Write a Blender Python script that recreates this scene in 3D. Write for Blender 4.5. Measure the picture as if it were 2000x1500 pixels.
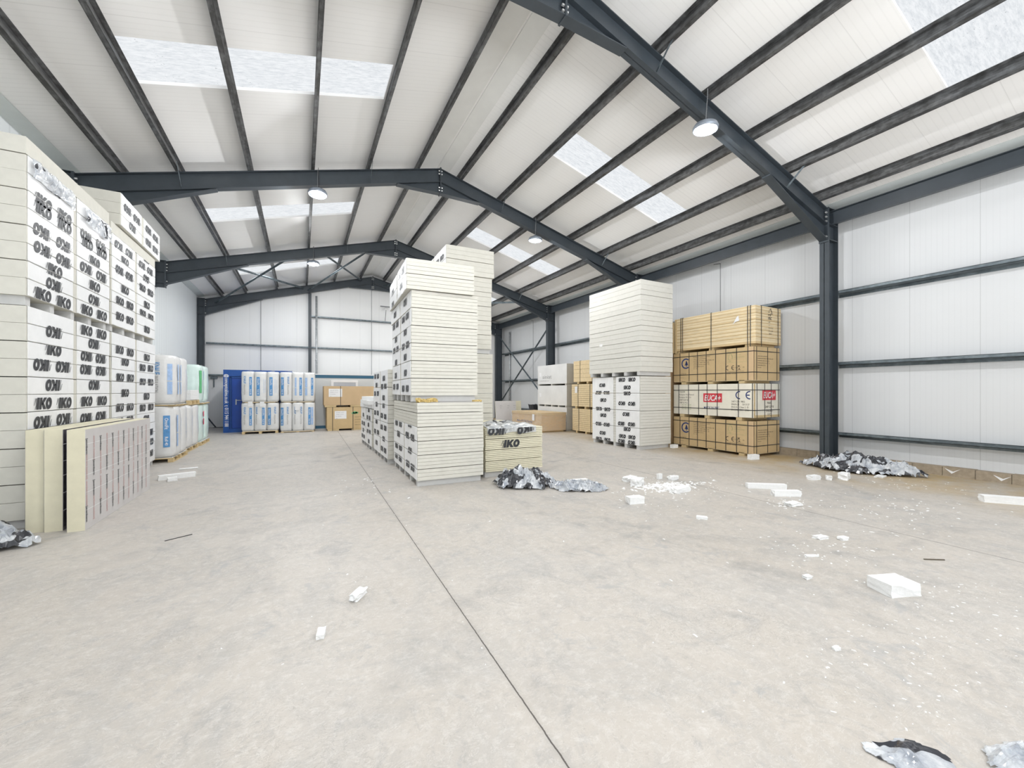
import bpy, bmesh, math, random
from mathutils import Vector, Matrix, noise
random.seed(7)
for o in list(bpy.data.objects): bpy.data.objects.remove(o)
S = bpy.context.scene; COL = S.collection
R = math.radians
# ---------------------------------------------------------------- camera
cam = bpy.data.cameras.new('camera'); cam.sensor_width = 36; cam.lens = 787.3/2000*36
cam.shift_y = 14.4/2000; cam.clip_end = 200
co = bpy.data.objects.new('camera', cam); COL.objects.link(co)
co.location = (0, 0, 1.66); co.rotation_euler = (R(90), 0, -0.4818)
S.camera = co
# ---------------------------------------------------------------- world, light, exposure
S.view_settings.view_transform = 'Standard'; S.view_settings.look = 'None'
S.view_settings.gamma = 1; S.view_settings.use_curve_mapping = False
S.view_settings.exposure = 0.16
w = bpy.data.worlds.new('sky'); S.world = w; w.use_nodes = True
w.node_tree.nodes['Background'].inputs[0].default_value = (0.86, 0.93, 1.0, 1)
w.node_tree.nodes['Background'].inputs[1].default_value = 1.5
SKYLIGHT_EMIT = 0.86
UPLIGHT_W = 1450; UPLIGHT_TILT = 78; SKY_W = {-4.0: 10, 2.0: 10, 7.85: 15, 13.72: 60, 19.62: 90}; GLOW_W = 150; LAMP_W = 38
def area(name, loc, rot, sx, sy, power, col=(1,1,1), spread=180):
    l = bpy.data.lights.new(name, 'AREA'); l.shape = 'RECTANGLE'; l.size = sx; l.size_y = sy
    l.energy = power; l.color = col; l.spread = R(spread)
    o = bpy.data.objects.new(name, l); COL.objects.link(o); o.location = loc; o.rotation_euler = rot
    return o
# added area light, unseen behind the camera, aimed up to brighten the roof
area('added_uplight', (3.4, -6.8, 2.3), (R(90+UPLIGHT_TILT), 0, 0), 9.0, 4.2, UPLIGHT_W, (0.97, 0.985, 1.0))
# daylight falling through the rows of roof lights (one lamp just under each)
SKY_Y = [-4.0, 2.0, 7.85, 13.72, 19.62]
RIDGE = 3.415; HALF = 7.3; ZR = 7.82; T = 0.2685
def rz(x): return ZR + 0.205 - abs(x-RIDGE)*T      # underside of the roof sheeting
def rt(x): return ZR - abs(x-RIDGE)*T              # top of the rafters
for yy in SKY_Y:
    for cx, sg in ((-0.41, 1), (7.33, -1)):
        o = area('skylight_daylight', (cx, yy, rz(cx)-0.26), (0, -sg*math.atan(T), 0), 3.5, 0.85, SKY_W[yy], (0.95, 0.98, 1.0))
# ---------------------------------------------------------------- materials
def newmat(name):
    m = bpy.data.materials.new(name); m.use_nodes = True
    return m, m.node_tree, m.node_tree.nodes['Principled BSDF']
def node(nt, t, **k):
    n = nt.nodes.new(t)
    for a, b in k.items(): setattr(n, a, b)
    return n
def mth(nt, op, a, b=None, c=None, clamp=False):
    n = nt.nodes.new('ShaderNodeMath'); n.operation = op; n.use_clamp = clamp
    for i, v in enumerate((a, b, c)):
        if v is None: continue
        if isinstance(v, (int, float)): n.inputs[i].default_value = v
        else: nt.links.new(v, n.inputs[i])
    return n.outputs[0]
def mixc(nt, f, a, b, mode='MIX'):
    n = nt.nodes.new('ShaderNodeMix'); n.data_type = 'RGBA'; n.blend_type = mode
    for s, v in ((n.inputs[0], f), (n.inputs[6], a), (n.inputs[7], b)):
        if isinstance(v, (int, float)): s.default_value = v
        elif isinstance(v, tuple): s.default_value = v if len(v) == 4 else v + (1,)
        else: nt.links.new(v, s)
    return n.outputs[2]
def coords(nt):
    tc = nt.nodes.new('ShaderNodeTexCoord'); sp = nt.nodes.new('ShaderNodeSeparateXYZ')
    nt.links.new(tc.outputs['Object'], sp.inputs[0])
    return tc.outputs['Object'], sp.outputs
def nz(nt, vec, scale, detail=4, rough=0.6, stretch=None, dist=0):
    if stretch:
        mp = nt.nodes.new('ShaderNodeMapping'); mp.inputs['Scale'].default_value = stretch
        nt.links.new(vec, mp.inputs[0]); vec = mp.outputs[0]
    n = nt.nodes.new('ShaderNodeTexNoise'); n.inputs['Scale'].default_value = scale
    n.inputs['Detail'].default_value = detail; n.inputs['Roughness'].default_value = rough
    n.inputs['Distortion'].default_value = dist
    nt.links.new(vec, n.inputs['Vector']); return n.outputs[0]
def ramp(nt, v, lo, hi):
    n = nt.nodes.new('ShaderNodeMapRange'); n.clamp = True
    nt.links.new(v, n.inputs[0]); n.inputs[1].default_value = lo; n.inputs[2].default_value = hi
    return n.outputs[0]
def bump(nt, b, h, strength=0.3, dist=0.01):
    n = nt.nodes.new('ShaderNodeBump'); n.inputs['Strength'].default_value = strength
    n.inputs['Distance'].default_value = dist
    nt.links.new(h, n.inputs['Height']); nt.links.new(n.outputs[0], b.inputs['Normal'])
def plain(name, col, rough=0.6, var=0.06, scale=6, metal=0.0, spec=0.4, stretch=None, bmp=0.0, trans=0.0):
    m, nt, b = newmat(name)
    v, _ = coords(nt)
    n = nz(nt, v, scale, 4, 0.6, stretch)
    c = mixc(nt, ramp(nt, n, 0.3, 0.7), tuple(max(0, x*(1-var)) for x in col), tuple(min(1, x*(1+var)) for x in col))
    nt.links.new(c, b.inputs['Base Color'])
    b.inputs['Roughness'].default_value = rough; b.inputs['Metallic'].default_value = metal
    b.inputs['Specular IOR Level'].default_value = spec
    if bmp: bump(nt, b, n, bmp, 0.02)
    return m
def liner(name, axis, col, dark=0.90, pitch=0.1, seam=1.0, off=0.0):
    # white coated sheeting with fine ribs and a joint every metre
    m, nt, b = newmat(name)
    v, xyz = coords(nt); a = xyz[axis]
    fr = mth(nt, 'FRACT', mth(nt, 'DIVIDE', a, pitch))
    rib = mth(nt, 'LESS_THAN', fr, 0.16)
    fs = mth(nt, 'FRACT', mth(nt, 'ADD', mth(nt, 'DIVIDE', a, seam), off))
    sm = mth(nt, 'LESS_THAN', fs, 0.009)
    n = ramp(nt, nz(nt, v, 0.7, 5, 0.65), 0.3, 0.75)
    c = mixc(nt, n, tuple(x*0.965 for x in col), col)
    c = mixc(nt, rib, c, tuple(x*dark for x in col))
    c = mixc(nt, sm, c, tuple(x*(0.86 if 'roof' in name else 0.75) for x in col))
    nt.links.new(c, b.inputs['Base Color'])
    b.inputs['Roughness'].default_value = 0.42; b.inputs['Specular IOR Level'].default_value = 0.35
    bump(nt, b, mth(nt, 'PINGPONG', fr, 0.5), 0.15, 0.004)
    return m
M = {}
M['roof'] = liner('roof_liner_sheet', 1, (0.925, 0.917, 0.905), 0.95)
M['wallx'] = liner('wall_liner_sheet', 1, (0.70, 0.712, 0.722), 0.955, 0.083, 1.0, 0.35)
M['wallleft'] = liner('partition_sheet', 1, (0.82, 0.855, 0.865), 0.90, 0.25)
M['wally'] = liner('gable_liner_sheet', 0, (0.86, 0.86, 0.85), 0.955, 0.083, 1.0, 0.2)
M['flash'] = plain('roof_flashing', (0.80, 0.80, 0.78), 0.45, 0.03, 2)
M['greenish'] = plain('eaves_flashing', (0.66, 0.70, 0.69), 0.5, 0.05, 2)
M['steel'] = plain('slate_painted_steel', (0.044, 0.055, 0.066), 0.42, 0.12, 3, 0, 0.5)
M['steel2'] = plain('grey_primer_edge', (0.13, 0.135, 0.14), 0.5, 0.1, 3)
def galv(name, a, b_, sc=5):
    m, nt, b = newmat(name); v, _ = coords(nt)
    n = nz(nt, v, sc, 6, 0.7, (3.0, 0.35, 3.0))
    n2 = nz(nt, v, 9, 3, 0.6)
    f = ramp(nt, mth(nt, 'MULTIPLY', n, mth(nt, 'ADD', n2, 0.5)), 0.40, 0.66)
    nt.links.new(mixc(nt, f, a, b_), b.inputs['Base Color'])
    b.inputs['Metallic'].default_value = 0.35; b.inputs['Roughness'].default_value = 0.38
    return m
M['purlin'] = galv('weathered_galvanised_purlin', (0.055, 0.055, 0.055), (0.17, 0.175, 0.18))
M['girt'] = galv('galvanised_rail', (0.10, 0.125, 0.14), (0.22, 0.26, 0.28), 3)
M['galvlight'] = galv('bright_galvanised', (0.35, 0.37, 0.38), (0.55, 0.57, 0.58), 3)
M['bolt'] = plain('zinc_bolt', (0.62, 0.63, 0.62), 0.35, 0.05, 5, 0.6)
M['board'] = plain('cream_foam_board', (0.665, 0.65, 0.585), 0.85, 0.035, 9, 0, 0.2)
M['board2'] = plain('yellow_foam_board', (0.72, 0.68, 0.52), 0.85, 0.035, 9, 0, 0.2)
M['boardpale'] = plain('pale_foam_board', (0.68, 0.67, 0.62), 0.8, 0.03, 9, 0, 0.25)
M['wrap'] = plain('white_printed_wrap', (0.88, 0.885, 0.885), 0.30, 0.04, 5, 0, 0.5, None, 0.12)
M['foot'] = plain('foam_skid', (0.60, 0.60, 0.59), 0.8, 0.04, 9, 0, 0.2)
M['ink'] = plain('black_print', (0.035, 0.037, 0.042), 0.45, 0.3, 30)
M['inkgrey'] = plain('grey_print', (0.30, 0.30, 0.30), 0.6, 0.1, 30)
M['inkred'] = plain('red_print', (0.55, 0.22, 0.20), 0.5, 0.2, 60)
M['inkblue'] = plain('blue_print', (0.10, 0.30, 0.60), 0.4, 0.12, 20)
M['inkpale'] = plain('pale_blue_print', (0.38, 0.53, 0.78), 0.4, 0.1, 20)
M['inkgreen'] = plain('green_print', (0.12, 0.45, 0.20), 0.5, 0.1, 20)
M['inknavy'] = plain('navy_print', (0.05, 0.075, 0.20), 0.5, 0.1, 20)
M['inkbrown'] = plain('brown_print', (0.11, 0.09, 0.065), 0.6, 0.1, 20)
M['inkolive'] = plain('olive_print', (0.36, 0.40, 0.20), 0.6, 0.1, 20)
M['redbox'] = plain('red_label', (0.66, 0.055, 0.075), 0.5, 0.08, 20)
M['pinkspray'] = plain('pink_spray_paint', (0.80, 0.09, 0.18), 0.5, 0.2, 8)
M['foil'] = plain('dull_foil_facing', (0.62, 0.60, 0.59), 0.45, 0.04, 3, 0.1, 0.5)
M['foildark'] = plain('shiny_foil_facing', (0.33, 0.31, 0.34), 0.25, 0.1, 2, 0.75, 0.5)
M['tape'] = plain('white_joint_line', (0.78, 0.78, 0.77), 0.5, 0.05, 3)
M['card'] = plain('brown_cardboard', (0.60, 0.445, 0.245), 0.75, 0.07, 2.5, 0, 0.25)
M['card2'] = plain('tan_cardboard', (0.60, 0.435, 0.26), 0.75, 0.05, 2.5, 0, 0.25)
M['crate'] = plain('whitewashed_ply', (0.82, 0.78, 0.67), 0.7, 0.05, 3, 0, 0.25)
M['timber'] = plain('pale_timber', (0.62, 0.48, 0.27), 0.75, 0.12, 4, 0, 0.2, (1, 6, 6))
M['ply'] = plain('plywood_edge', (0.80, 0.67, 0.45), 0.7, 0.09, 5, 0, 0.25, (1, 1, 9))
M['plydk'] = plain('plywood_core', (0.66, 0.50, 0.28), 0.7, 0.08, 5, 0, 0.25, (1, 1, 9))
M['chip'] = plain('chipboard_edge', (0.76, 0.61, 0.38), 0.8, 0.08, 12, 0, 0.2)
M['gyp'] = plain('grey_board_wrap', (0.74, 0.74, 0.725), 0.35, 0.06, 1.5, 0, 0.5)
M['gypend'] = plain('board_end', (0.55, 0.53, 0.48), 0.7, 0.05, 5)
M['strap'] = plain('black_strap', (0.03, 0.03, 0.032), 0.4, 0.2, 10)
M['paper'] = plain('white_paper_label', (0.84, 0.84, 0.84), 0.5, 0.03, 10)
M['blue'] = plain('blue_container_paint', (0.006, 0.075, 0.33), 0.38, 0.08, 2, 0, 0.5)
M['bluedark'] = plain('deep_blue_door', (0.004, 0.06, 0.36), 0.38, 0.08, 2, 0, 0.5)
M['cabin'] = plain('grey_cabin_panel', (0.62, 0.64, 0.64), 0.5, 0.04, 1.5)
M['petrol'] = plain('petrol_blue_trim', (0.035, 0.13, 0.22), 0.45, 0.06, 2)
M['white'] = plain('white_upvc', (0.83, 0.83, 0.83), 0.35, 0.02, 4)
M['glass'] = plain('dim_window_glass', (0.52, 0.54, 0.58), 0.15, 0.06, 2, 0, 0.6)
M['eps'] = plain('white_polystyrene', (0.86, 0.865, 0.86), 0.8, 0.03, 30, 0, 0.25, None, 0.2)
M['bag'] = plain('bag_film', (0.76, 0.76, 0.75), 0.28, 0.05, 6, 0, 0.5, None, 0.25)
M['baggreen'] = plain('green_tinted_film', (0.64, 0.78, 0.74), 0.28, 0.07, 4, 0, 0.5, None, 0.25)
M['block'] = plain('concrete_block', (0.36, 0.30, 0.225), 0.9, 0.14, 14, 0, 0.2, None, 0.3)
M['wool'] = plain('yellow_foam_rubble', (0.62, 0.47, 0.20), 0.95, 0.25, 25, 0, 0.1, None, 0.6)
M['housing'] = plain('lamp_housing', (0.30, 0.34, 0.40), 0.35, 0.05, 5, 0.4)
M['chain'] = plain('chain_metal', (0.25, 0.26, 0.27), 0.4, 0.1, 30, 0.5)
def emit(name, col, st):
    m = bpy.data.materials.new(name); m.use_nodes = True; nt = m.node_tree
    nt.nodes.remove(nt.nodes['Principled BSDF'])
    e = nt.nodes.new('ShaderNodeEmission'); e.inputs[0].default_value = col + (1,); e.inputs[1].default_value = st
    nt.links.new(e.outputs[0], nt.nodes['Material Output'].inputs[0]); return m, nt, e
M['led'], _, _ = emit('led_lens', (0.9, 0.95, 1.0), 14)
def skylight_mat():
    m, nt, e = emit('translucent_roof_sheet', (1, 1, 1), SKYLIGHT_EMIT)
    v, xyz = coords(nt)
    n = nz(nt, v, 9, 6, 0.75, (0.6, 3.0, 1)); n2 = nz(nt, v, 34, 2, 0.5, (1.0, 1.0, 1.0))
    band = mth(nt, 'PINGPONG', mth(nt, 'DIVIDE', xyz[1], 0.33), 0.5)
    f = ramp(nt, n, 0.42, 0.72)
    spots = mth(nt, 'MULTIPLY', ramp(nt, n2, 0.66, 0.72), ramp(nt, nz(nt, v, 2.2), 0.4, 0.6))
    c = mixc(nt, f, (0.95, 0.975, 1.0), (0.66, 0.70, 0.74))
    c = mixc(nt, mth(nt, 'MULTIPLY', band, 0.3), c, (0.80, 0.83, 0.87))
    c = mixc(nt, mth(nt, 'MULTIPLY', spots, 0.7), c, (0.42, 0.44, 0.47))
    nt.links.new(c, e.inputs[0]); return m
M['skylight'] = skylight_mat()
def floor_mat():
    m, nt, b = newmat('worn_concrete'); v, xyz = coords(nt); x, y = xyz[0], xyz[1]
    big = nz(nt, v, 0.35, 5, 0.6); mid = nz(nt, v, 1.6, 8, 0.75, (1.2, 0.8, 1), 0.8); fine = nz(nt, v, 14, 6, 0.75)
    grit = nz(nt, v, 75, 3, 0.6); streak = nz(nt, v, 3.0, 8, 0.78, (0.9, 0.8, 1), 2.2); blot = nz(nt, v, 0.9, 8, 0.72, None, 1.5)
    c = mixc(nt, ramp(nt, big, 0.3, 0.7), (0.490, 0.448, 0.397), (0.542, 0.508, 0.468))
    c = mixc(nt, mth(nt, 'MULTIPLY', ramp(nt, mid, 0.46, 0.68), 0.8), c, (0.42, 0.405, 0.385))
    c = mixc(nt, mth(nt, 'MULTIPLY', ramp(nt, streak, 0.52, 0.70), 0.75), c, (0.35, 0.34, 0.33))
    c = mixc(nt, mth(nt, 'MULTIPLY', ramp(nt, blot, 0.55, 0.66), 0.45), c, (0.36, 0.355, 0.35))
    c = mixc(nt, mth(nt, 'MULTIPLY', ramp(nt, fine, 0.50, 0.74), 0.60), c, (0.66, 0.635, 0.60))
    c = mixc(nt, mth(nt, 'MULTIPLY', ramp(nt, fine, 0.40, 0.27), 0.65), c, (0.36, 0.33, 0.29))
    c = mixc(nt, mth(nt, 'MULTIPLY', ramp(nt, grit, 0.60, 0.72), 0.5), c, (0.33, 0.315, 0.29))
    cr = nz(nt, v, 4.5, 7, 0.62, (1.0, 1.0, 1), 2.6); cr2 = nz(nt, v, 9.0, 5, 0.6, (0.6, 1.2, 1), 3.0)
    msk = ramp(nt, nz(nt, v, 0.8, 4, 0.6), 0.42, 0.6)
    for q_, wd_, st_, cl in ((cr, 0.010, 0.6, (0.31, 0.29, 0.26)), (cr2, 0.013, 0.5, (0.34, 0.32, 0.29)), (cr, -1, 0, None)):
        if cl is None: continue
        l_ = ramp(nt, mth(nt, 'ABSOLUTE', mth(nt, 'SUBTRACT', q_, 0.5)), wd_, wd_*0.2)
        c = mixc(nt, mth(nt, 'MULTIPLY', mth(nt, 'MULTIPLY', l_, msk), st_), c, cl)
    l_ = ramp(nt, mth(nt, 'ABSOLUTE', mth(nt, 'SUBTRACT', cr2, 0.56)), 0.014, 0.003)
    c = mixc(nt, mth(nt, 'MULTIPLY', l_, 0.4), c, (0.70, 0.68, 0.65))
    c = mixc(nt, mth(nt, 'MULTIPLY', ramp(nt, nz(nt, v, 2.1, 6, 0.7, None, 0.8), 0.60, 0.66), 0.55), c, (0.37, 0.37, 0.37))
    # ochre dirt along the right-hand wall
    yel = mth(nt, 'MULTIPLY', ramp(nt, mth(nt, 'ADD', x, mth(nt, 'MULTIPLY', mid, 2.2)), 9.3, 11.2), ramp(nt, nz(nt, v, 1.1, 5, 0.7), 0.3, 0.6))
    c = mixc(nt, mth(nt, 'MULTIPLY', yel, 0.85), c, (0.47, 0.335, 0.15))
    # tyre scuffs: broken dark rings
    brk = ramp(nt, nz(nt, v, 2.4, 5, 0.75), 0.45, 0.66)
    for cx, cy, r, wd, st in ((6.1, 4.9, 2.75, 0.15, 0.55), (6.0, 5.0, 3.1, 0.10, 0.4), (-0.9, 9.5, 2.7, 0.13, 0.45), (0.2, 2.2, 3.6, 0.2, 0.35),
                              (3.6, -0.6, 4.2, 0.22, 0.35), (2.6, 1.4, 1.5, 0.12, 0.35), (4.2, 11.2, 3.4, 0.14, 0.5), (-2.0, 14.0, 4.1, 0.14, 0.5),
                              (6.9, 1.0, 2.1, 0.14, 0.35), (1.6, 5.2, 2.2, 0.1, 0.3), (2.2, 13.0, 3.0, 0.14, 0.45)):
        dx = mth(nt, 'SUBTRACT', x, cx); dy = mth(nt, 'SUBTRACT', y, cy)
        d = mth(nt, 'SQRT', mth(nt, 'ADD', mth(nt, 'MULTIPLY', dx, dx), mth(nt, 'MULTIPLY', dy, dy)))
        d = mth(nt, 'ADD', d, mth(nt, 'MULTIPLY', mth(nt, 'SUBTRACT', mid, 0.5), 0.5))
        q = mth(nt, 'ABSOLUTE', mth(nt, 'SUBTRACT', d, r))
        f = mth(nt, 'MULTIPLY', mth(nt, 'MULTIPLY', ramp(nt, q, wd, wd*0.3), brk), st)
        c = mixc(nt, f, c, (0.27, 0.265, 0.26))
    # sawn joints
    for k, x0, wd in ((0.018, 1.02, 0.0040), (0.0, 6.2, 0.0045)):
        wob = mth(nt, 'MULTIPLY', mth(nt, 'SUBTRACT', fine, 0.5), 0.012)
        d = mth(nt, 'ABSOLUTE', mth(nt, 'ADD', mth(nt, 'SUBTRACT', mth(nt, 'SUBTRACT', x, x0), mth(nt, 'MULTIPLY', y, k)), wob))
        c = mixc(nt, mth(nt, 'MULTIPLY', ramp(nt, d, 0.035, 0.006), 0.25), c, (0.34, 0.32, 0.29))
        c = mixc(nt, mth(nt, 'LESS_THAN', d, wd), c, (0.10, 0.09, 0.08))
    nt.links.new(c, b.inputs['Base Color'])
    nt.links.new(mth(nt, 'ADD', mth(nt, 'MULTIPLY', mid, 0.3), 0.34), b.inputs['Roughness'])
    b.inputs['Specular IOR Level'].default_value = 0.35
    bump(nt, b, mth(nt, 'ADD', fine, mth(nt, 'MULTIPLY', grit, 0.4)), 0.12, 0.004)
    return m
M['floor'] = floor_mat()
def film_mat(name, thr=0.56):
    m, nt, b = newmat(name); v, _ = coords(nt)
    n = nz(nt, v, 4.2, 2, 0.4, None, 1.2)
    blk = ramp(nt, n, thr, thr+0.012)
    c = mixc(nt, ramp(nt, nz(nt, v, 7, 5, 0.7), 0.35, 0.65), (0.36, 0.40, 0.46), (0.86, 0.88, 0.90))
    c = mixc(nt, blk, c, (0.03, 0.032, 0.04))
    nt.links.new(c, b.inputs['Base Color']); b.inputs['Roughness'].default_value = 0.16
    b.inputs['Specular IOR Level'].default_value = 0.8
    a = mth(nt, 'MAXIMUM', blk, mth(nt, 'ADD', mth(nt, 'MULTIPLY', nz(nt, v, 5), 0.5), 0.42), None, True)
    nt.links.new(a, b.inputs['Alpha'])
    return m
M['film'] = film_mat('torn_printed_film', 0.515)
M['filmclear'] = film_mat('clear_film', 0.66)
def clear_mat(name, alpha):
    m, nt, b = newmat(name); v, _ = coords(nt)
    b.inputs['Base Color'].default_value = (0.88, 0.9, 0.93, 1); b.inputs['Roughness'].default_value = 0.12
    n = nz(nt, v, 6, 5, 0.7, (1, 1, 2.5)); nt.links.new(mth(nt, 'MULTIPLY', ramp(nt, n, 0.3, 0.8), alpha), b.inputs['Alpha'])
    bump(nt, b, n, 0.6, 0.03); return m
M['stretch'] = clear_mat('stretch_film', 0.28)
# ---------------------------------------------------------------- mesh helpers
class MB:
    def __init__(s): s.v = []; s.f = []; s.m = []; s.smooth = False
    def add(s, vs, fs, mi=0):
        b = len(s.v); s.v += [tuple(p) for p in vs]
        for f in fs: s.f.append([b+i for i in f]); s.m.append(mi)
        return s
    def box(s, x0, x1, y0, y1, z0, z1, mi=0):
        return s.add([(x0,y0,z0),(x1,y0,z0),(x1,y1,z0),(x0,y1,z0),(x0,y0,z1),(x1,y0,z1),(x1,y1,z1),(x0,y1,z1)],
                     [(0,3,2,1),(4,5,6,7),(0,1,5,4),(1,2,6,5),(2,3,7,6),(3,0,4,7)], mi)
    def prism(s, poly, axis, a, b, mi=0):
        # poly: list of 2D points in the two other axes (x,z) for axis y, (y,z) for x, (x,y) for z
        def P(p, t): return {'y': (p[0], t, p[1]), 'x': (t, p[0], p[1]), 'z': (p[0], p[1], t)}[axis]
        n = len(poly); vs = [P(p, a) for p in poly] + [P(p, b) for p in poly]
        fs = [tuple(range(n)), tuple(range(2*n-1, n-1, -1))] + [(i, i+n, (i+1) % n+n, (i+1) % n) for i in range(n)]
        return s.add(vs, fs, mi)
    def tube(s, p0, p1, r, n=8, mi=0, r1=None):
        p0 = Vector(p0); p1 = Vector(p1); d = (p1-p0).normalized(); r1 = r if r1 is None else r1
        u = d.orthogonal().normalized(); w_ = d.cross(u)
        vs = [p0+(u*math.cos(t)+w_*math.sin(t))*r for t in [2*math.pi*i/n for i in range(n)]]
        vs += [p1+(u*math.cos(t)+w_*math.sin(t))*r1 for t in [2*math.pi*i/n for i in range(n)]]
        return s.add(vs, [(i, (i+1) % n, (i+1) % n+n, i+n) for i in range(n)] + [tuple(range(n-1, -1, -1)), tuple(range(n, 2*n))], mi)
    def bar(s, p0, p1, wd, th, up=(0, 0, 1), mi=0):
        p0 = Vector(p0); p1 = Vector(p1); d = (p1-p0).normalized(); a = d.cross(Vector(up)).normalized(); c = a.cross(d)
        vs = [p+a*i*wd/2+c*j*th/2 for p in (p0, p1) for i, j in ((-1,-1),(1,-1),(1,1),(-1,1))]
        return s.add(vs, [(0,1,2,3),(7,6,5,4),(0,4,5,1),(1,5,6,2),(2,6,7,3),(3,7,4,0)], mi)
    def lathe(s, prof, n=20, mi=0, c=(0, 0, 0)):
        vs = [(c[0]+r*math.cos(2*math.pi*i/n), c[1]+r*math.sin(2*math.pi*i/n), c[2]+z) for r, z in prof for i in range(n)]
        fs = [(k*n+i, k*n+(i+1) % n, (k+1)*n+(i+1) % n, (k+1)*n+i) for k in range(len(prof)-1) for i in range(n)]
        return s.add(vs, fs, mi)
    def build(s, name, mats, parent=None, fix=True):
        me = bpy.data.meshes.new(name); me.from_pydata(s.v, [], s.f)
        if not isinstance(mats, (list, tuple)): mats = [mats]
        for m_ in mats: me.materials.append(M[m_] if isinstance(m_, str) else m_)
        for i, p in enumerate(me.polygons): p.material_index = s.m[i]; p.use_smooth = s.smooth
        if fix:
            bm = bmesh.new(); bm.from_mesh(me); bmesh.ops.recalc_face_normals(bm, faces=bm.faces); bm.to_mesh(me); bm.free()
        o = bpy.data.objects.new(name, me); COL.objects.link(o)
        if parent: o.parent = parent
        return o
def tag(o, label=None, cat=None, group=None, kind=None):
    if label: o['label'] = label
    if cat: o['category'] = cat
    if group: o['group'] = group
    if kind: o['kind'] = kind
    return o
def thing(name, label, cat, loc=(0, 0, 0), rotz=0, group=None, rot=None):
    o = bpy.data.objects.new(name, None); COL.objects.link(o); o.empty_display_size = 0.1
    o.location = loc; o.rotation_euler = rot or (0, 0, rotz)
    return tag(o, label, cat, group)
def struct(mb, name, mat): return tag(mb.build(name, mat), kind='structure')
# lettering: cached 2D meshes (unit cap height, origin at the left of the base line)
_tc = {}
def text2d(txt, bold=0.0, shear=0.0):
    k = (txt, bold, shear)
    if k in _tc: return _tc[k]
    cu = bpy.data.curves.new('t', 'FONT'); cu.body = txt; cu.size = 1.0; cu.offset = bold; cu.shear = shear; cu.resolution_u = 2
    cu.fill_mode = 'FRONT'
    o = bpy.data.objects.new('t', cu); COL.objects.link(o)
    bpy.context.view_layer.update()
    me = bpy.data.meshes.new_from_object(o.evaluated_get(bpy.context.evaluated_depsgraph_get()))
    vs = [(v.co.x/0.7, v.co.y/0.7) for v in me.vertices]; fs = [tuple(p.vertices) for p in me.polygons]
    bpy.data.objects.remove(o); bpy.data.curves.remove(cu); bpy.data.meshes.remove(me)
    if vs:
        mx = min(v[0] for v in vs); vs = [(v[0]-mx, v[1]) for v in vs]
    _tc[k] = (vs, fs, max([v[0] for v in vs] or [0]))
    return _tc[k]
def iko2d():
    sh = lambda p: (p[0]+0.17*p[1], p[1])
    vs, fs = [], []
    def poly(ps):
        b = len(vs); vs.extend(sh(p) for p in ps); fs.append(tuple(range(b, b+len(ps))))
    poly([(0.40,0),(0.74,0),(0.74,1),(0.40,1)])
    poly([(0.82,0),(1.14,0),(1.14,1),(0.82,1)])
    poly([(1.10,0.36),(1.10,0.62),(1.40,1),(1.82,1),(1.40,0.5)]); poly([(1.12,0.46),(1.42,0.54),(1.86,0),(1.44,0)])
    n = 20
    for i in range(n):
        a, b = 2*math.pi*i/n, 2*math.pi*(i+1)/n
        poly([(2.22+0.46*math.cos(a), 0.5+0.52*math.sin(a)), (2.22+0.46*math.cos(b), 0.5+0.52*math.sin(b)),
              (2.22+0.14*math.cos(b), 0.5+0.21*math.sin(b)), (2.22+0.14*math.cos(a), 0.5+0.21*math.sin(a))])
    for p0, p1 in (((0.02,0.35),(0.2,0.95)), ((0.2,0.95),(0.34,0.35)), ((0.34,0.35),(0.2,0.0))):
        d = 0.03; poly([(p0[0]-d, p0[1]), (p0[0]+d, p0[1]), (p1[0]+d, p1[1]), (p1[0]-d, p1[1])])
    return vs, fs, 2.85
IKO = iko2d()
class Face:
    """a flat printed face: origin, u (reading direction), v (up), n (outward)"""
    def __init__(s, o, u, v=(0, 0, 1), d=0.0016):
        s.o = Vector(o); s.u = Vector(u).normalized(); s.v = Vector(v).normalized(); s.n = s.u.cross(s.v); s.d = d
    def p(s, a, b): return s.o + s.u*a + s.v*b + s.n*s.d
def stamp(mb, face, glyph, h, cu, cv, flip=False, rot=0.0, lo=None, hi=None, mi=0, wscale=1.0):
    """centre the 2D glyph mesh at (cu, cv) on the face with cap height h; rot in degrees"""
    vs, fs, wd = glyph
    ca, sa = math.cos(R(rot+(180 if flip else 0))), math.sin(R(rot+(180 if flip else 0)))
    pts = [((x-wd/2)*h*wscale, (y-0.5)*h) for x, y in vs]
    pts = [(cu+a*ca-b*sa, cv+a*sa+b*ca) for a, b in pts]
    if lo is not None or hi is not None:
        bm = bmesh.new(); bv = [bm.verts.new((a, b, 0)) for a, b in pts]
        for f in fs:
            try: bm.faces.new([bv[i] for i in f])
            except ValueError: pass
        for pz, nz_ in ((lo, -1), (hi, 1)):
            if pz is not None:
                bmesh.ops.bisect_plane(bm, geom=bm.verts[:]+bm.edges[:]+bm.faces[:], plane_co=(0, pz, 0), plane_no=(0, nz_, 0), clear_outer=True)
        bm.verts.index_update(); pts = [(v.co.x, v.co.y) for v in bm.verts]; fs = [tuple(v.index for v in f.verts) for f in bm.faces]; bm.free()
    if fs: mb.add([face.p(a, b) for a, b in pts], fs, mi)
def rect(mb, face, u0, u1, v0, v1, mi=0, extra=0.0):
    e = face.n*extra
    mb.add([face.p(u0, v0)+e, face.p(u1, v0)+e, face.p(u1, v1)+e, face.p(u0, v1)+e], [(0, 1, 2, 3)], mi)
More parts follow.
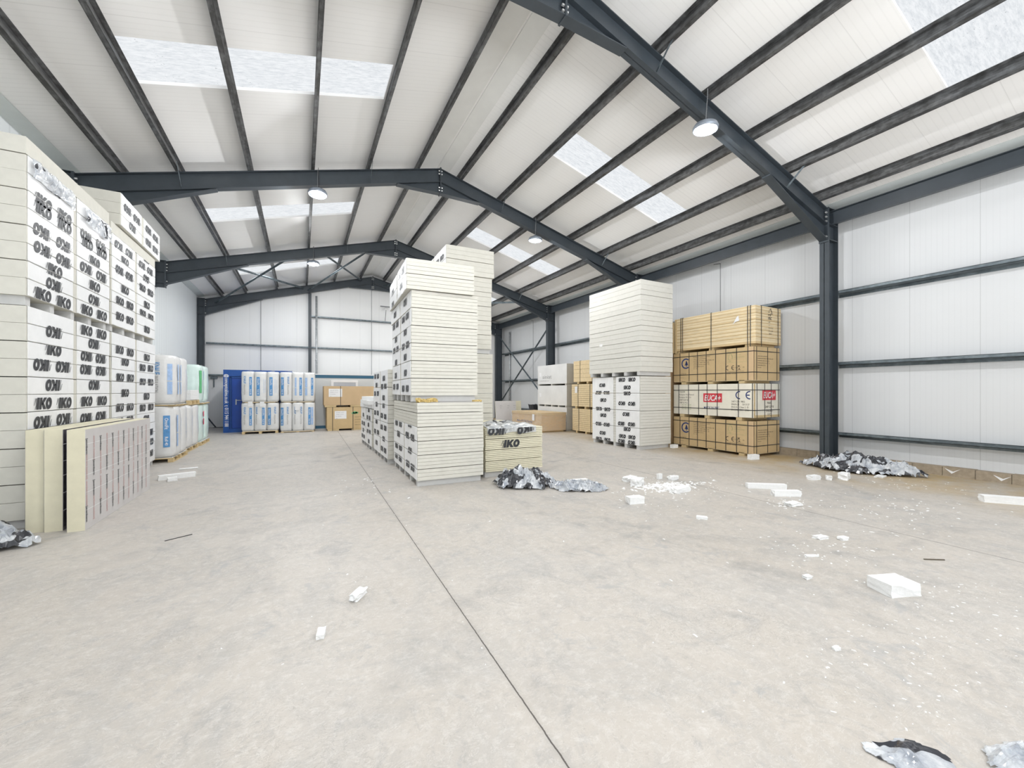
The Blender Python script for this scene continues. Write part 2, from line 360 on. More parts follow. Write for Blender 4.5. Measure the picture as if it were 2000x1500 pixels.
def words(mb, face, txt, h, u, v, mi=0, bold=0.0, align='L', maxw=None, rot=0):
    g = text2d(txt, bold); wd = g[2]*h; ws = 1.0
    if maxw and wd > maxw: ws = maxw/wd; wd = maxw
    if rot == 0: cu = u+wd/2 if align == 'L' else u; cv = v
    else: cu = u; cv = v
    stamp(mb, face, g, h, cu, cv, rot=rot, mi=mi, wscale=ws)
# ================================================================= THE BUILDING
Y0, Y1 = -7.0, 23.05; XL, XR = -4.17, 11.40
FR = [22.74, 16.80, 10.86, 4.92, -1.02]
mb = MB(); mb.box(XL-0.3, XR+0.3, Y0-0.3, Y1+0.3, -0.25, 0); struct(mb, 'floor', 'floor')
mb = MB(); mb.box(XL-0.12, XL, Y0, Y1, 0, rz(XL)+0.03); struct(mb, 'wall_left', 'wallleft')
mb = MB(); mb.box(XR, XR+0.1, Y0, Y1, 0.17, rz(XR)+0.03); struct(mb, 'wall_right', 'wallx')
gp = [(XL, 0), (XR, 0), (XR, rz(XR)+0.02), (RIDGE, rz(RIDGE)+0.02), (XL, rz(XL)+0.02)]
mb = MB(); mb.prism(gp, 'y', Y1, Y1+0.1); struct(mb, 'wall_back', 'wally')
# front wall (behind the camera) with the open loading doorway
mb = MB(); ya, yb = Y0-0.1, Y0
mb.prism([(XL, 0), (-1.2, 0), (-1.2, 5.0), (8.0, 5.0), (8.0, 0), (XR, 0), (XR, rz(XR)+0.02), (RIDGE, rz(RIDGE)+0.02), (XL, rz(XL)+0.02)], 'y', ya, yb)
bm_o = mb.build('wall_front', 'wally'); tag(bm_o, kind='structure')
bm = bmesh.new(); bm.from_mesh(bm_o.data); bmesh.ops.triangulate(bm, faces=bm.faces); bm.to_mesh(bm_o.data); bm.free()
# roof sheeting, two slopes, with openings for the roof lights
def slab(x0, x1, y0, y1, mb, z0=0.0, z1=0.1):
    mb.add([(x0, y0, rz(x0)+z0), (x1, y0, rz(x1)+z0), (x1, y1, rz(x1)+z0), (x0, y1, rz(x0)+z0),
            (x0, y0, rz(x0)+z1), (x1, y0, rz(x1)+z1), (x1, y1, rz(x1)+z1), (x0, y1, rz(x0)+z1)],
           [(0,3,2,1),(4,5,6,7),(0,1,5,4),(1,2,6,5),(2,3,7,6),(3,0,4,7)])
mb = MB(); n_w = 1
for xa, xb, s0, s1 in ((XL-0.1, RIDGE, -2.28, 1.46), (RIDGE, XR+0.1, 5.45, 9.18)):
    slab(xa, s0, Y0, Y1, mb); slab(s1, xb, Y0, Y1, mb)
    yy = Y0
    for c in SKY_Y:
        slab(s0, s1, yy, c-0.48, mb); yy = c+0.48
    slab(s0, s1, yy, Y1, mb)
struct(mb, 'ceiling', 'roof')
for s0, s1 in ((-2.28, 1.46), (5.45, 9.18)):
    for c in SKY_Y:
        mb = MB(); slab(s0, s1, c-0.48, c+0.48, mb, 0.055, 0.075); struct(mb, 'window_%d' % n_w, 'skylight'); n_w += 1
# ridge and eaves liner flashings
k = 1
for pts in (((RIDGE-0.52, RIDGE-0.02), ), ((RIDGE+0.02, RIDGE+0.34),)):
    for a, b_ in pts:
        mb = MB(); slab(a, b_, Y0, Y1, mb, -0.012, -0.002); struct(mb, 'trim_%d' % k, 'flash'); k += 1
for a, b_, mt in ((XL, -3.92, 'greenish'), (10.88, XR, 'greenish')):
    mb = MB(); slab(a, b_, Y0, Y1, mb, -0.012, -0.002); struct(mb, 'trim_%d' % k, mt); k += 1
# concrete plinth blocks under the right wall
mb = MB(); y = Y0
while y < Y1-0.1:
    e = min(y+0.44, Y1); mb.box(XR-0.17, XR+0.1, y+0.004, e-0.004, 0, 0.175+random.uniform(-.004, .004)); y = e
mb.box(XR-0.15, XR+0.1, Y0, Y1, 0, 0.165)
bb = struct(mb, 'baseboard_right', 'block')
for yy, zz in ((2.99, 0.1), (2.36, 0.08)):
    mb = MB(); X = XR-0.176
    mb.add([(X, yy+0.10, zz+0.055), (X, yy, zz-0.045), (X, yy-0.12, zz+0.06), (X, yy-0.02, zz+0.0)], [(0, 1, 3), (1, 2, 3)])
    o = mb.build('torn_film_scrap', 'paper', bb)
# ----------------------------------------------------------------- portal frames
def dz(h): return h
DEP = 0.37
def strip(mb, pts, th, w_, y, mi=0):
    # a flange following a polyline (x,z), thickness th downward from the line
    for (xa, za), (xb, zb) in zip(pts, pts[1:]):
        mb.prism([(xa, za), (xb, zb), (xb, zb-th), (xa, za-th)], 'y', y-w_/2, y+w_/2, mi)
bolt_me = None
def bolt(parent, loc, ax):
    global bolt_me
    if bolt_me is None:
        m_ = MB(); m_.tube((-0.03, 0, 0), (0.03, 0, 0), 0.021, 6); o = m_.build('bolt', 'bolt', parent); bolt_me = o.data; o.location = loc
    else:
        o = bpy.data.objects.new('bolt', bolt_me); COL.objects.link(o); o.parent = parent; o.location = loc
NAMES = ['against the far gable wall', 'third from the viewer with roof bracing beyond it', 'whose ridge shows at the middle of the view', 'nearest the viewer, crossing the upper right', 'just behind the viewer']
for fi, fy in enumerate(FR):
    t = thing('portal_frame', 'slate grey steel portal frame %s' % NAMES[fi], 'steel frame', (RIDGE, fy, 0), 0, 'portal frames')
    LX = lambda x: x-RIDGE
    for sg in (-1, 1):
        xe = sg*HALF; ze = ZR-HALF*T
        # rafter
        m_ = MB(); m_.prism([(0, ZR), (xe, ze), (xe, ze-DEP), (0, ZR-DEP)], 'y', -0.006, 0.006)
        strip(m_, [(0, ZR), (xe, ze)], 0.016, 0.175, 0); strip(m_, [(0, ZR-DEP+0.016), (xe, ze-DEP+0.016)], 0.016, 0.175, 0)
        m_.build('rafter', 'steel', t)
        # apex haunch
        m_ = MB(); a = sg*1.18
        m_.prism([(0, ZR-DEP), (a, ZR-DEP-abs(a)*T), (0, ZR-0.677)], 'y', -0.006, 0.006)
        strip(m_, [(0, ZR-0.665), (a, ZR-DEP-abs(a)*T-0.002)], 0.018, 0.175, 0); m_.build('apex_haunch', 'steel', t)
        # eaves haunch
        m_ = MB(); b2 = sg*(HALF-2.25)
        m_.prism([(xe, ze-DEP), (b2, ZR-abs(b2)*T-DEP), (xe, ze-0.72)], 'y', -0.006, 0.006)
        strip(m_, [(xe, ze-0.71), (b2, ZR-abs(b2)*T-DEP-0.002)], 0.018, 0.175, 0); m_.build('eaves_haunch', 'steel', t)
        # end plates
        m_ = MB(); m_.box(sg*HALF-0.012, sg*HALF+0.012, -0.1, 0.1, ze-0.76, ze+0.03); m_.build('end_plate', 'steel', t)
        for zz in (-0.09, -0.19, -0.29, -0.64):
            for yy in (-0.06, 0.06): bolt(t, (sg*(HALF-0.02), yy, ze+zz), 0)
        for zz in (-0.07, -0.15, -0.53, -0.61):
            for yy in (-0.06, 0.06): bolt(t, (sg*0.025, yy, ZR+zz), 0)
        # column
        m_ = MB(); c0, c1 = HALF+0.012, (HALF+0.43 if sg > 0 else 7.3+0.27)
        zt = ze+0.03
        zb = 0.0
        if sg < 0 and fi != 0: zb = 5.02      # on the left the partition hides all but the column head
        m_.box(min(sg*c0, sg*(c0+0.018)), max(sg*c0, sg*(c0+0.018)), -0.095, 0.095, zb, zt)
        m_.box(min(sg*c1, sg*(c1-0.018)), max(sg*c1, sg*(c1-0.018)), -0.095, 0.095, zb, zt)
        m_.box(min(sg*c0, sg*c1), max(sg*c0, sg*c1), -0.006, 0.006, zb, zt)
        for zz in (ze-0.34, ze-0.70):
            m_.box(min(sg*c0, sg*c1), max(sg*c0, sg*c1), -0.09, 0.09, zz-0.008, zz+0.008)
        m_.box(min(sg*c0, sg*c1), max(sg*c0, sg*c1), -0.09, 0.09, zt-0.012, zt)
        m_.build('column', 'steel', t)
        if sg > 0 or fi == 0:
            m_ = MB(); m_.box(min(sg*(c0-0.03), sg*(c1+0.005)), max(sg*(c0-0.03), sg*(c1+0.005)), -0.13, 0.13, 0, 0.02); m_.build('base_plate', 'steel', t)
    m_ = MB(); m_.box(-0.016, 0.016, -0.1, 0.1, ZR-0.70, ZR+0.02); m_.build('apex_plate', 'steel', t)
    # fly braces from purlins down to the rafter
    for px in (-2.27, 1.55, 5.27, 9.12):
        if fi == 0: continue
        x = LX(px); z = rt(px)
        m_ = MB()
        m_.bar((x+0.02, -0.42, z+0.05), (x+0.02, -0.03, z-DEP+0.06), 0.04, 0.006, (1, 0, 0)); m_.build('fly_brace', 'girt', t)
# ----------------------------------------------------------------- purlins
def zed(mb, px, y0, y1, sg):
    # Z profile leaning with the slope, between rafter top and sheeting
    a = math.atan(T)*sg; ca, sa = math.cos(a), math.sin(a); bz = rt(px)
    def P(u, v):
        u = -u*sg
        return (px+u*ca-v*sa, bz+u*sa+v*ca)
    th = 0.008; h = 0.192; f = 0.068
    for poly in ([P(-th/2, 0.002), P(th/2, 0.002), P(th/2, h), P(-th/2, h)],
                 [P(0, 0.002), P(f, 0.002), P(f, 0.002+th), P(0, 0.002+th)],
                 [P(0, h-th), P(-f, h-th), P(-f, h), P(0, h)],
                 [P(f-th, 0.002), P(f, 0.002), P(f, 0.02), P(f-th, 0.02)]):
        mb.prism(poly, 'y', y0, y1)
PL = [-3.2, -2.27, -1.0, 0.28, 1.55, 2.83]; PRT = [3.99, 5.27, 6.55, 7.85, 9.12, 10.33]
ordn = ['lowest', 'second up from the eaves', 'third up from the eaves', 'fourth up from the eaves', 'fifth up from the eaves', 'topmost beside the ridge']
for i, px in enumerate(PL):
    mb = MB(); zed(mb, px, Y0, Y1-0.02, 1); tag(mb.build('roof_purlin', 'purlin'), 'dark weathered metal roof purlin on the left slope, %s' % ordn[i], 'purlin', 'roof purlins')
for i, px in enumerate(PRT):
    mb = MB(); zed(mb, px, Y0, Y1-0.02, -1); o = mb.build('roof_purlin', 'purlin')
    tag(o, 'dark weathered metal roof purlin on the right slope, %s' % ordn[5-i], 'purlin', 'roof purlins')
# eaves beams (right) bay by bay
for i in range(4):
    a, b_ = FR[i+1]+0.012, FR[i]-0.012
    mb = MB(); X = 10.93
    mb.box(X, X+0.012, a, b_, 5.52, 5.83); mb.box(X-0.07, X+0.012, a, b_, 5.515, 5.53); mb.box(X-0.07, X+0.012, a, b_, 5.82, 5.832)
    tag(mb.build('eaves_beam', 'steel'), 'slate grey eaves beam along the right wall, %s' % ['in the far braced bay', 'in the bay over the grey wrapped boards', 'in the bay over the plywood crates', 'in the nearest bay, leaving the view at right'][i], 'beam', 'eaves beams')
# wall rails on the right
for zz, nm in ((3.985, 'highest'), (2.31, 'middle'), (0.67, 'lowest')):
    for i in range(4):
        a, b_ = FR[i+1]+0.01, FR[i]-0.01
        mb = MB(); X0 = 11.165
        mb.box(X0, XR-0.003, a, b_, zz-0.035, zz-0.027); mb.box(X0, X0+0.008, a, b_, zz-0.035, zz+0.035); mb.box(XR-0.012, XR-0.003, a, b_, zz-0.1, zz-0.03)
        mb.box(X0, X0+0.02, a, b_, zz+0.027, zz+0.035)
        tag(mb.build('wall_rail', 'girt'), '%s galvanised wall rail on the right wall, %s' % (nm, ['far bay behind the cross bracing', 'bay of the grey wrapped boards', 'bay of the plywood crates', 'bay nearest the viewer'][i]), 'wall rail', 'galvanised wall rails')
# gable rails and posts
def gpost(px, label):
    t = thing('gable_post', label, 'post', (px, 22.935, 0)); zt = rt(px)-DEP
    m_ = MB(); m_.box(-0.07, 0.07, -0.09, -0.078, 0, zt); m_.box(-0.07, 0.07, 0.078, 0.09, 0, zt); m_.box(-0.004, 0.004, -0.09, 0.09, 0, zt); m_.build('upright', 'steel', t)
    m_ = MB(); m_.box(-0.1, 0.1, -0.11, 0.11, 0, 0.015); m_.build('base_plate', 'steel', t)
gpost(0.39, 'slate grey gable post above the wrapped insulation rolls'); gpost(6.6, 'slate grey gable post hidden behind the central board stacks')
for x0, x1, zz, lb in ((-3.87, 0.33, 3.89, 'upper galvanised gable rail left of the gable post'), (0.46, 6.5, 3.89, 'upper galvanised gable rail right of the gable post'),
                       (0.46, 6.5, 5.47, 'short high gable rail under the ridge, right of the post'), (-3.87, 0.33, 2.42, 'low gable rail behind the blue container')):
    mb = MB(); mb.box(x0, x1, 22.85, 22.858, zz-0.035, zz+0.035); mb.box(x0, x1, 22.85, 23.04, zz-0.035, zz-0.027)
    tag(mb.build('gable_rail', 'girt'), lb, 'wall rail')
for x, lb in ((-1.73, 'thin dark hanger rod on the gable above the blue container'), (3.38, 'thin dark hanger rod on the gable beside the tall board stack')):
    mb = MB(); mb.tube((x, 22.9, 2.4), (x, 22.9, rt(x)-DEP+0.02), 0.011, 6); tag(mb.build('sag_rod', 'steel2'), lb, 'rod')
mb = MB(); mb.tube((0.69, 22.78, 0), (0.69, 22.78, 6.5), 0.05, 12); mb.tube((0.69, 22.78, 3.2), (0.69, 22.78, 3.3), 0.06, 12); mb.smooth = True
tag(mb.build('conduit_pipe', 'galvlight'), 'pale vertical pipe beside the gable post', 'pipe')
mb = MB(); mb.tube((XR-0.08, 21.95, 0.3), (XR-0.08, 21.95, 5.3), 0.055, 12); mb.smooth = True
tag(mb.build('conduit_pipe', 'galvlight'), 'pale vertical pipe on the right wall beside the far column', 'pipe')
for y, zb, lb in ((7.93, 3.9, 'thin dark hanger rod on the right wall above the plywood pack'), (19.1, 2.3, 'thin hanger rod on the right wall between the cross braces')):
    t = thing('sag_rod', lb, 'rod', (XR-0.1, y, zb))
    m_ = MB(); m_.tube((0, 0, 0), (0, 0, 5.55-zb), 0.009, 6); m_.build('rod', 'steel2', t)
    m_ = MB(); m_.bar((0, 0.0, 5.55-zb), (0.0, 0.22, 5.58-zb), 0.03, 0.012); m_.build('bracket', 'steel2', t)
# hanger under the far ridge
t = thing('alarm_unit', 'small wired unit on a bracket below the far ridge', 'alarm', (4.12, 22.78, 6.2))
m_ = MB(); m_.box(-0.3, 0.3, -0.03, 0.03, 0.08, 0.12); m_.build('bracket', 'steel2', t)
m_ = MB(); m_.lathe([(0.0, 0.07), (0.03, 0.07), (0.07, -0.02), (0.06, -0.08), (0.0, -0.1)], 14); m_.smooth = True; m_.build('dome', 'gyp', t)
m_ = MB(); m_.tube((0, 0, -0.1), (-0.05, 0.0, -0.7), 0.012, 6); m_.build('cable', 'strap', t)
# roof bracing in the far bay
def brace(p0, p1, lb, group='cross braces'):
    mb = MB(); mb.bar(p0, p1, 0.10, 0.012); mb.bar(p0, p1, 0.012, 0.09)
    tag(mb.build('cross_brace', 'girt'), lb, 'brace', group)
def RB(x, y): return (x, y, rt(x)-0.12)
ya, yb = FR[1]+0.08, FR[0]-0.08
for (a, b_, lb) in ((-2.63, 0.10, 'lower left roof cross brace running up to the gable post'), (-0.41, -3.47, 'lower left roof cross brace running down to the far left column'),
                    (0.64, 2.82, 'upper left roof cross brace rising towards the far ridge'), (2.41, 0.31, 'upper left roof cross brace descending to the gable post'),
                    (9.46, 6.73, 'lower right roof cross brace running up to the far gable'), (7.24, 10.3, 'lower right roof cross brace running down to the far right column'),
                    (6.19, 4.01, 'upper right roof cross brace rising towards the far ridge'), (4.42, 6.52, 'upper right roof cross brace descending from near the ridge')):
    dn = 0.13 if b_ < a else 0.0
    p, q = RB(a, ya), RB(b_, yb); brace((p[0], p[1], p[2]-dn), (q[0], q[1], q[2]-dn), lb)
brace((10.95, ya, 4.95), (10.95, yb, 0.85), 'wall cross brace falling towards the far right corner')
brace((11.06, yb, 4.95), (11.06, ya, 0.85), 'wall cross brace falling towards the grey wrapped boards')
# ----------------------------------------------------------------- lamps
def lamp(x, y, z, lb, tilt):
    t = thing('high_bay_lamp', lb, 'lamp', (x, y, z), 0, 'lit high bay lamps', (R(tilt), 0, 0))
    m_ = MB(); m_.smooth = True
    m_.lathe([(0.0, 0.13), (0.06, 0.125), (0.09, 0.09), (0.19, 0.06), (0.215, 0.01), (0.21, -0.03), (0.19, -0.035), (0.18, -0.01), (0.0, 0.0)], 24); m_.build('housing', 'housing', t)
    for a in range(3):
        m_ = MB(); m_.smooth = True
        c = (0.085*math.cos(a*2.094+0.4), 0.085*math.sin(a*2.094+0.4), -0.012)
        m_.lathe([(0.058, 0.0), (0.05, -0.022), (0.028, -0.036), (0.0, -0.04)], 14, c=c); m_.build('lens', 'led', t)
    m_ = MB(); top = rt(x)-z
    k_ = 0.12
    while k_ < top: m_.tube((0, 0, k_), (0.004*((int(k_*50) % 2)*2-1), 0, k_+0.035), 0.008, 5); k_ += 0.04
    m_.build('chain', 'chain', t)
    m_ = MB(); m_.tube((0.02, 0, 0.1), (0.03, 0.02, top*0.5), 0.006, 5); m_.tube((0.03, 0.02, top*0.5), (0.015, 0, top+0.05), 0.006, 5); m_.build('cable', 'strap', t)
    l = bpy.data.lights.new('high_bay_light', 'AREA'); l.shape = 'DISK'; l.size = 0.34; l.energy = LAMP_W; l.color = (0.98, 0.985, 1.0)
    o = bpy.data.objects.new('high_bay_light', l); COL.objects.link(o); o.location = (x, y, z-0.06)
    l = bpy.data.lights.new('high_bay_light', 'POINT'); l.shadow_soft_size = 0.04; l.energy = GLOW_W; l.color = (0.98, 0.985, 1.0)
    o = bpy.data.objects.new('high_bay_light', l); COL.objects.link(o); o.location = (x, y, z-0.068)
lamp(6.40, 4.78, 6.36, 'lit high bay lamp hanging beside the nearest rafter, upper right', 4)
lamp(6.42, 10.72, 6.35, 'lit high bay lamp hanging below the right slope, beyond the central stack', 3)
lamp(6.42, 16.66, 6.35, 'lit high bay lamp hidden behind the central board stack', 0)
lamp(0.40, 4.78, 6.40, 'lit high bay lamp at the very top edge of the view', 0)
lamp(0.35, 10.72, 6.40, 'lit high bay lamp hanging from the middle rafter, left of the ridge', -4)
lamp(0.40, 16.66, 6.40, 'lit high bay lamp farthest away, above the wrapped rolls', -3)
lamp(0.40, -1.16, 6.40, 'lit high bay lamp behind the viewer on the left', 0)
lamp(6.40, -1.16, 6.40, 'lit high bay lamp behind the viewer on the right', 0)

# ================================================================= INSULATION BOARD STACKS
ORD = ['first', 'second', 'third', 'fourth', 'fifth', 'sixth', 'seventh', 'eighth', 'ninth', 'tenth']
def bundle(label, group, loc, rotz, w_, l_, h, nb, mat='board', side=0, zabs=0.0, rows=(), skids=0, wrap=True, wmat='wrap', word=0.125, gap=0.004, front=None, name='insulation_bundle', jit=0.004):
    """a bundle of nb boards; side +1/-1: which long face (+X/-X) carries the printed wrap"""
    t = thing(name, label, 'insulation boards', loc, rotz, group)
    th = h/nb
    for i in range(nb):
        m_ = MB(); j = random.uniform(-jit, jit); k_ = random.uniform(-jit, jit)
        m_.box(-w_/2+j, w_/2+j, -l_/2+k_, l_/2+k_, i*th+gap*0.35, (i+1)*th-gap*0.65-(0.006 if i == nb-1 else 0)); m_.build('board', mat, t)
    for i in range(skids):
        m_ = MB(); y = -l_/2+0.11+(l_-0.20)*i/(skids-1)
        m_.box(-w_/2+0.01, w_/2-0.03, y-0.05, y+0.05, -0.11, 0.002); m_.build('skid', 'foot', t)
    if wrap and side:
        X = side*(w_/2+jit+0.001)
        f = Face((X+side*0.008, 0, 0), (0, side, 0))
        for c in (0, 1):
            a, b_ = ((-l_/2+0.03, -0.07), (0.05, l_/2-0.02))[c if side > 0 else 1-c]
            m_ = MB(); n = 8
            cells = [(kb*th+0.003, (kb+1)*th-0.003) for kb in range(nb)] if th > 0.15 else [(0.004, h-0.005)]
            g0 = 0.005
            for q in range(n):
                y0, y1 = a+(b_-a)*q/n, a+(b_-a)*(q+1)/n
                d0, d1 = 0.003*math.sin(q*2.1+zabs*7), 0.003*math.sin((q+1)*2.1+zabs*7)
                for za, zb_ in cells:
                    m_.add([(X+side*(0.004+d0), y0, za+g0), (X+side*(0.004+d1), y1, za+g0), (X+side*(0.004+d1), y1, zb_-g0), (X+side*(0.004+d0), y0, zb_-g0),
                            (X-side*0.004, y0, za), (X-side*0.004, y1, za), (X-side*0.004, y1, zb_), (X-side*0.004, y0, zb_)],
                           [(0,1,2,3), (0,1,5,4), (3,2,6,7)] + ([(0,3,7,4)] if q == 0 else []) + ([(1,2,6,5)] if q == n-1 else []))
            wr = m_.build('wrap', wmat, t)
            m_ = MB()
            for (z, c2, n_, fl) in rows:
                zc = z-zabs
                if c2 == c and -0.05 < zc < h+0.05:
                    for du in ((-word*1.72, word*1.72) if n_ == 2 else (0,)):
                        stamp(m_, f, IKO, word, (-0.25, 0.25)[c]*l_+du+random.uniform(-.015, .015), zc+random.uniform(-.006, .006), fl, 0, 0.006, h-0.006)
            if m_.v: m_.build('printing', 'ink', wr)
    return t
def stack_at(ox, oy, rot, w_, l_, dx=0, dy=0):
    a = R(rot); x, y = w_/2+dx, l_/2+dy
    return (ox+x*math.cos(a)-y*math.sin(a), oy+x*math.sin(a)+y*math.cos(a))
def pack(ox, oy, rot, w_, l_, z0, specs, where, side, rows=(), group=None, mat='board', skids=5, **kw):
    """specs: list of (height, boards, wrapped, dx, dy, drot)"""
    z = z0
    n = len(specs)
    for i, sp in enumerate(specs):
        h, nb, wr, dx, dy, dr = (tuple(sp)+(0, 0, 0))[:6] if len(sp) < 6 else sp
        x, y = stack_at(ox, oy, rot, w_, l_, dx, dy)
        pos = 'topmost' if i == n-1 else ('lowest' if i == 0 else '%s from bottom' % ORD[i])
        kind = 'white wrapped foam board bundle' if wr else 'unwrapped foam boards'
        if nb == 1: kind = 'single thick foam board'
        bundle('%s, %s in %s' % (kind, pos, where), group, (x, y, z), R(rot+dr), w_, l_, h, nb, kw.get('mats', {}).get(i, mat), side, z, rows, skids if i == 0 else 0, wr, word=kw.get('word', 0.125))
        z += h+0.002
    return z
def rrows(z0, z1, seed, step=0.2):
    r = random.Random(seed); out = []
    for c in (0, 1):
        z = z0+0.1+r.uniform(0, 0.12); n = r.choice((1, 2))
        while z < z1-0.03:
            out.append((z, c, n, r.random() < 0.5)); n = 3-n if r.random() < 0.8 else n
            z += step*r.uniform(0.85, 1.3)
    return out
GL = 'printed bundles of the tall left stacks'; GC = 'printed bundles of the central stacks'; GR = 'bundles of the tall right stack'
# nearest left stack: rows (z, column, words, upside down)
H2 = 0.4305
r1 = [(0.75,0,2,0),(1.02,0,1,0),(1.27,0,2,1),(1.50,0,2,0),(1.74,0,1,1),(2.00,0,2,1),(2.45,0,1,1),(2.22,0,1,0),
      (0.7,1,2,1),(1.0,1,1,0),(1.25,1,2,1),(1.50,1,2,0),(1.76,1,1,1),(2.00,1,2,1),(2.20,1,2,1),(2.42,1,1,1),(2.60,1,2,0)]
r1 = [(a, b, c, bool(d)) for a, b, c, d in r1]
r1u = [(2.90,0,2,False),(3.08,0,1,True),(3.28,0,1,False),(3.48,0,2,True),(3.70,0,2,True),(3.98,0,2,False),(4.10,0,2,False),(4.38,0,1,False),
       (2.92,1,2,False),(3.12,1,1,True),(3.34,1,1,False),(3.55,1,2,True),(3.74,1,1,False),(3.95,1,2,False),(4.06,1,2,True)]
pack(-4.14, 7.04, 0, 1.19, 2.38, 0.11, [(H2, 2, True)]*6, 'lower half of nearest left stack', 1, r1, GL, word=0.15)
pack(-4.14, 7.04, 0, 1.19, 2.38, 2.82, [(0.427, 2, True)]*4 + [(0.215, 1, False, 0.0, 0.0, 0)], 'upper half of nearest left stack', 1, r1u, GL, word=0.15)
pack(-4.13, 9.46, 0, 1.19, 2.38, 0.11, [(H2, 2, True)]*6, 'lower half of second left stack', 1, rrows(0.1, 2.7, 3, 0.24), GL, word=0.145)
pack(-4.13, 9.46, 0, 1.19, 2.38, 2.83, [(0.402, 2, True)]*4 + [(0.20, 1, False, 0.0, 0.0, 0)], 'upper half of second left stack', 1, rrows(2.85, 5.3, 5, 0.24), GL, word=0.145)
x, y = stack_at(-3.70, 9.66, 0.6, 0.82, 2.38)
bundle('white wrapped foam board bundle overhanging the top of second left stack', GL, (x, y, 4.655), R(0.6), 0.82, 2.38, 0.585, 3, 'board', 1, 4.655, [(4.80, 0, 1, True), (5.05, 0, 2, True), (4.82, 1, 2, True), (5.08, 1, 2, True)], word=0.145)
# central row
pack(1.78, 6.92, -1.5, 1.22, 2.28, 0.11, [(0.20, 3, True), (0.242, 4, True), (0.242, 4, True, 0.004, 0, 0), (0.242, 4, True), (0.242, 4, False), (0.18, 3, False, -0.005, 0, 0)],
     'lower load of front central stack', -1, rrows(0.12, 1.1, 11, 0.24), GC)
pack(1.73, 7.16, -3.0, 1.24, 2.25, 1.585, [(0.312, 5, True)]*4 + [(0.312, 5, True, 0.0, 0, 0.4), (0.312, 5, True, -0.01, 0, 0.8), (0.272, 4, True, -0.075, -0.05, -0.6), (0.272, 4, True, -0.075, -0.05, -0.6)],
     'upper load of front central stack', -1, rrows(1.6, 4.1, 12, 0.24), GC)
pack(3.10, 9.42, -1.5, 1.25, 2.3, 0.11, [(0.50, 4, True)]*5, 'lower load of tall central stack behind', -1, rrows(0.12, 2.6, 13), GC)
pack(3.06, 9.42, -1.5, 1.25, 2.3, 2.735, [(0.36, 3, True)]*4 + [(0.36, 3, True, 0.02, 0, 0), (0.36, 3, True, 0.06, -0.03, 0)] + [(0.33, 3, True, 0.06, -0.03, 0)],
     'upper load of tall central stack behind', -1, rrows(2.75, 5.2, 14), GC)
pack(1.75, 9.42, 0, 1.22, 2.02, 0.11, [(0.41, 4, True)]*5, 'middle stack of central row', -1, rrows(0.12, 2.15, 15, 0.22), GC)
pack(1.74, 11.70, 0, 1.22, 2.25, 0.11, [(0.35, 3, True)]*3, 'low far stack of central row', -1, rrows(0.12, 1.2, 16, 0.22), GC)
for i, (dx, dy, dr, th) in enumerate(((0.0, 0.0, 1.5, 0.11), (-0.05, 0.05, -2, 0.11), (0.05, -0.1, 2.5, 0.10))):
    x, y = stack_at(1.74, 11.70, 0, 1.22, 2.2, dx, dy)
    t = thing('loose_board', 'loose white foam board lying on the low far stack, %s' % ('lowest of three', 'middle of three', 'topmost of three')[i], 'insulation boards', (x, y, 1.175+i*0.113), R(dr), 'loose white boards on the low far stack')
    m_ = MB(); m_.box(-0.62, 0.62, -1.1, 1.1, 0, th); m_.build('board', 'eps', t)
# opened low stack with thin boards
for i in range(4):
    x, y = stack_at(3.12, 7.06, -1, 1.26, 2.1)
    t = bundle('thin yellowish boards in the opened low stack, %s quarter' % ('lowest', 'second', 'third', 'topmost')[i], 'thin boards of the opened low stack', (x, y, 0.11+i*0.212), R(-1), 1.26, 2.1, 0.21, 6, 'board2', 0, 0, (), 5 if i == 0 else 0, False, gap=0.006)
    m_ = MB(); f = Face((0, -1.057, 0), (1, 0, 0))
    if i == 2: stamp(m_, f, IKO, 0.15, -0.10, 0.10); rect(m_, f, 0, 0, 0, 0); m_.build('printing', 'ink', t)
    if i == 3:
        f = Face((0, -1.105, 0), (1, 0, 0)); stamp(m_, f, IKO, 0.15, -0.40, 0.15, True, 0, 0.06, 0.200); stamp(m_, f, IKO, 0.15, 0.22, 0.17, True, 12, 0.06, 0.203); m_.build('printing', 'ink', t)
# right stack
rr = [(2.00,1,2,0),(1.78,1,1,0),(1.60,1,1,0),(1.30,1,2,1),(0.99,1,1,1),(0.70,1,2,1),(0.55,1,1,0),(0.33,1,2,0),(0.18,1,2,1),
      (1.86,0,1,1),(1.62,0,2,1),(1.38,0,1,0),(1.10,0,2,0),(0.90,0,1,0),(0.62,0,2,1),(0.34,0,1,1),(0.14,0,2,0)]
rr = [(a, b, c, bool(d)) for a, b, c, d in rr]
pack(8.50, 8.42, 0, 1.22, 2.12, 0.11, [(0.497, 6, True)]*4, 'printed lower load of right stack', -1, rr, GR, 'boardpale', word=0.115)
pack(8.42, 8.32, 0.5, 1.28, 2.25, 2.225, [(0.43, 3, False)]*6, 'plain upper load of right stack', -1, (), GR, 'boardpale')
# small paper labels on the plain upper load
for i, (yy, zz) in enumerate(((10.1, 4.55), (10.2, 3.8), (10.0, 3.1), (9.6, 1.02))):
    m_ = MB(); f = Face((8.405 if i < 3 else 8.484, yy, zz), (0, -1, 0), d=0); rect(m_, f, -0.07, 0.07, -0.045, 0.05); rect(m_, f, -0.07, 0.07, -0.045, 0.05, 0, -0.002)
    tag(m_.build('paper_label', 'paper'), ('small paper slip high on the tall right stack', 'small paper slip midway up the plain upper load at right', 'small paper slip low on the plain upper load at right', 'small white slip on the printed lower load at right')[i], 'label')
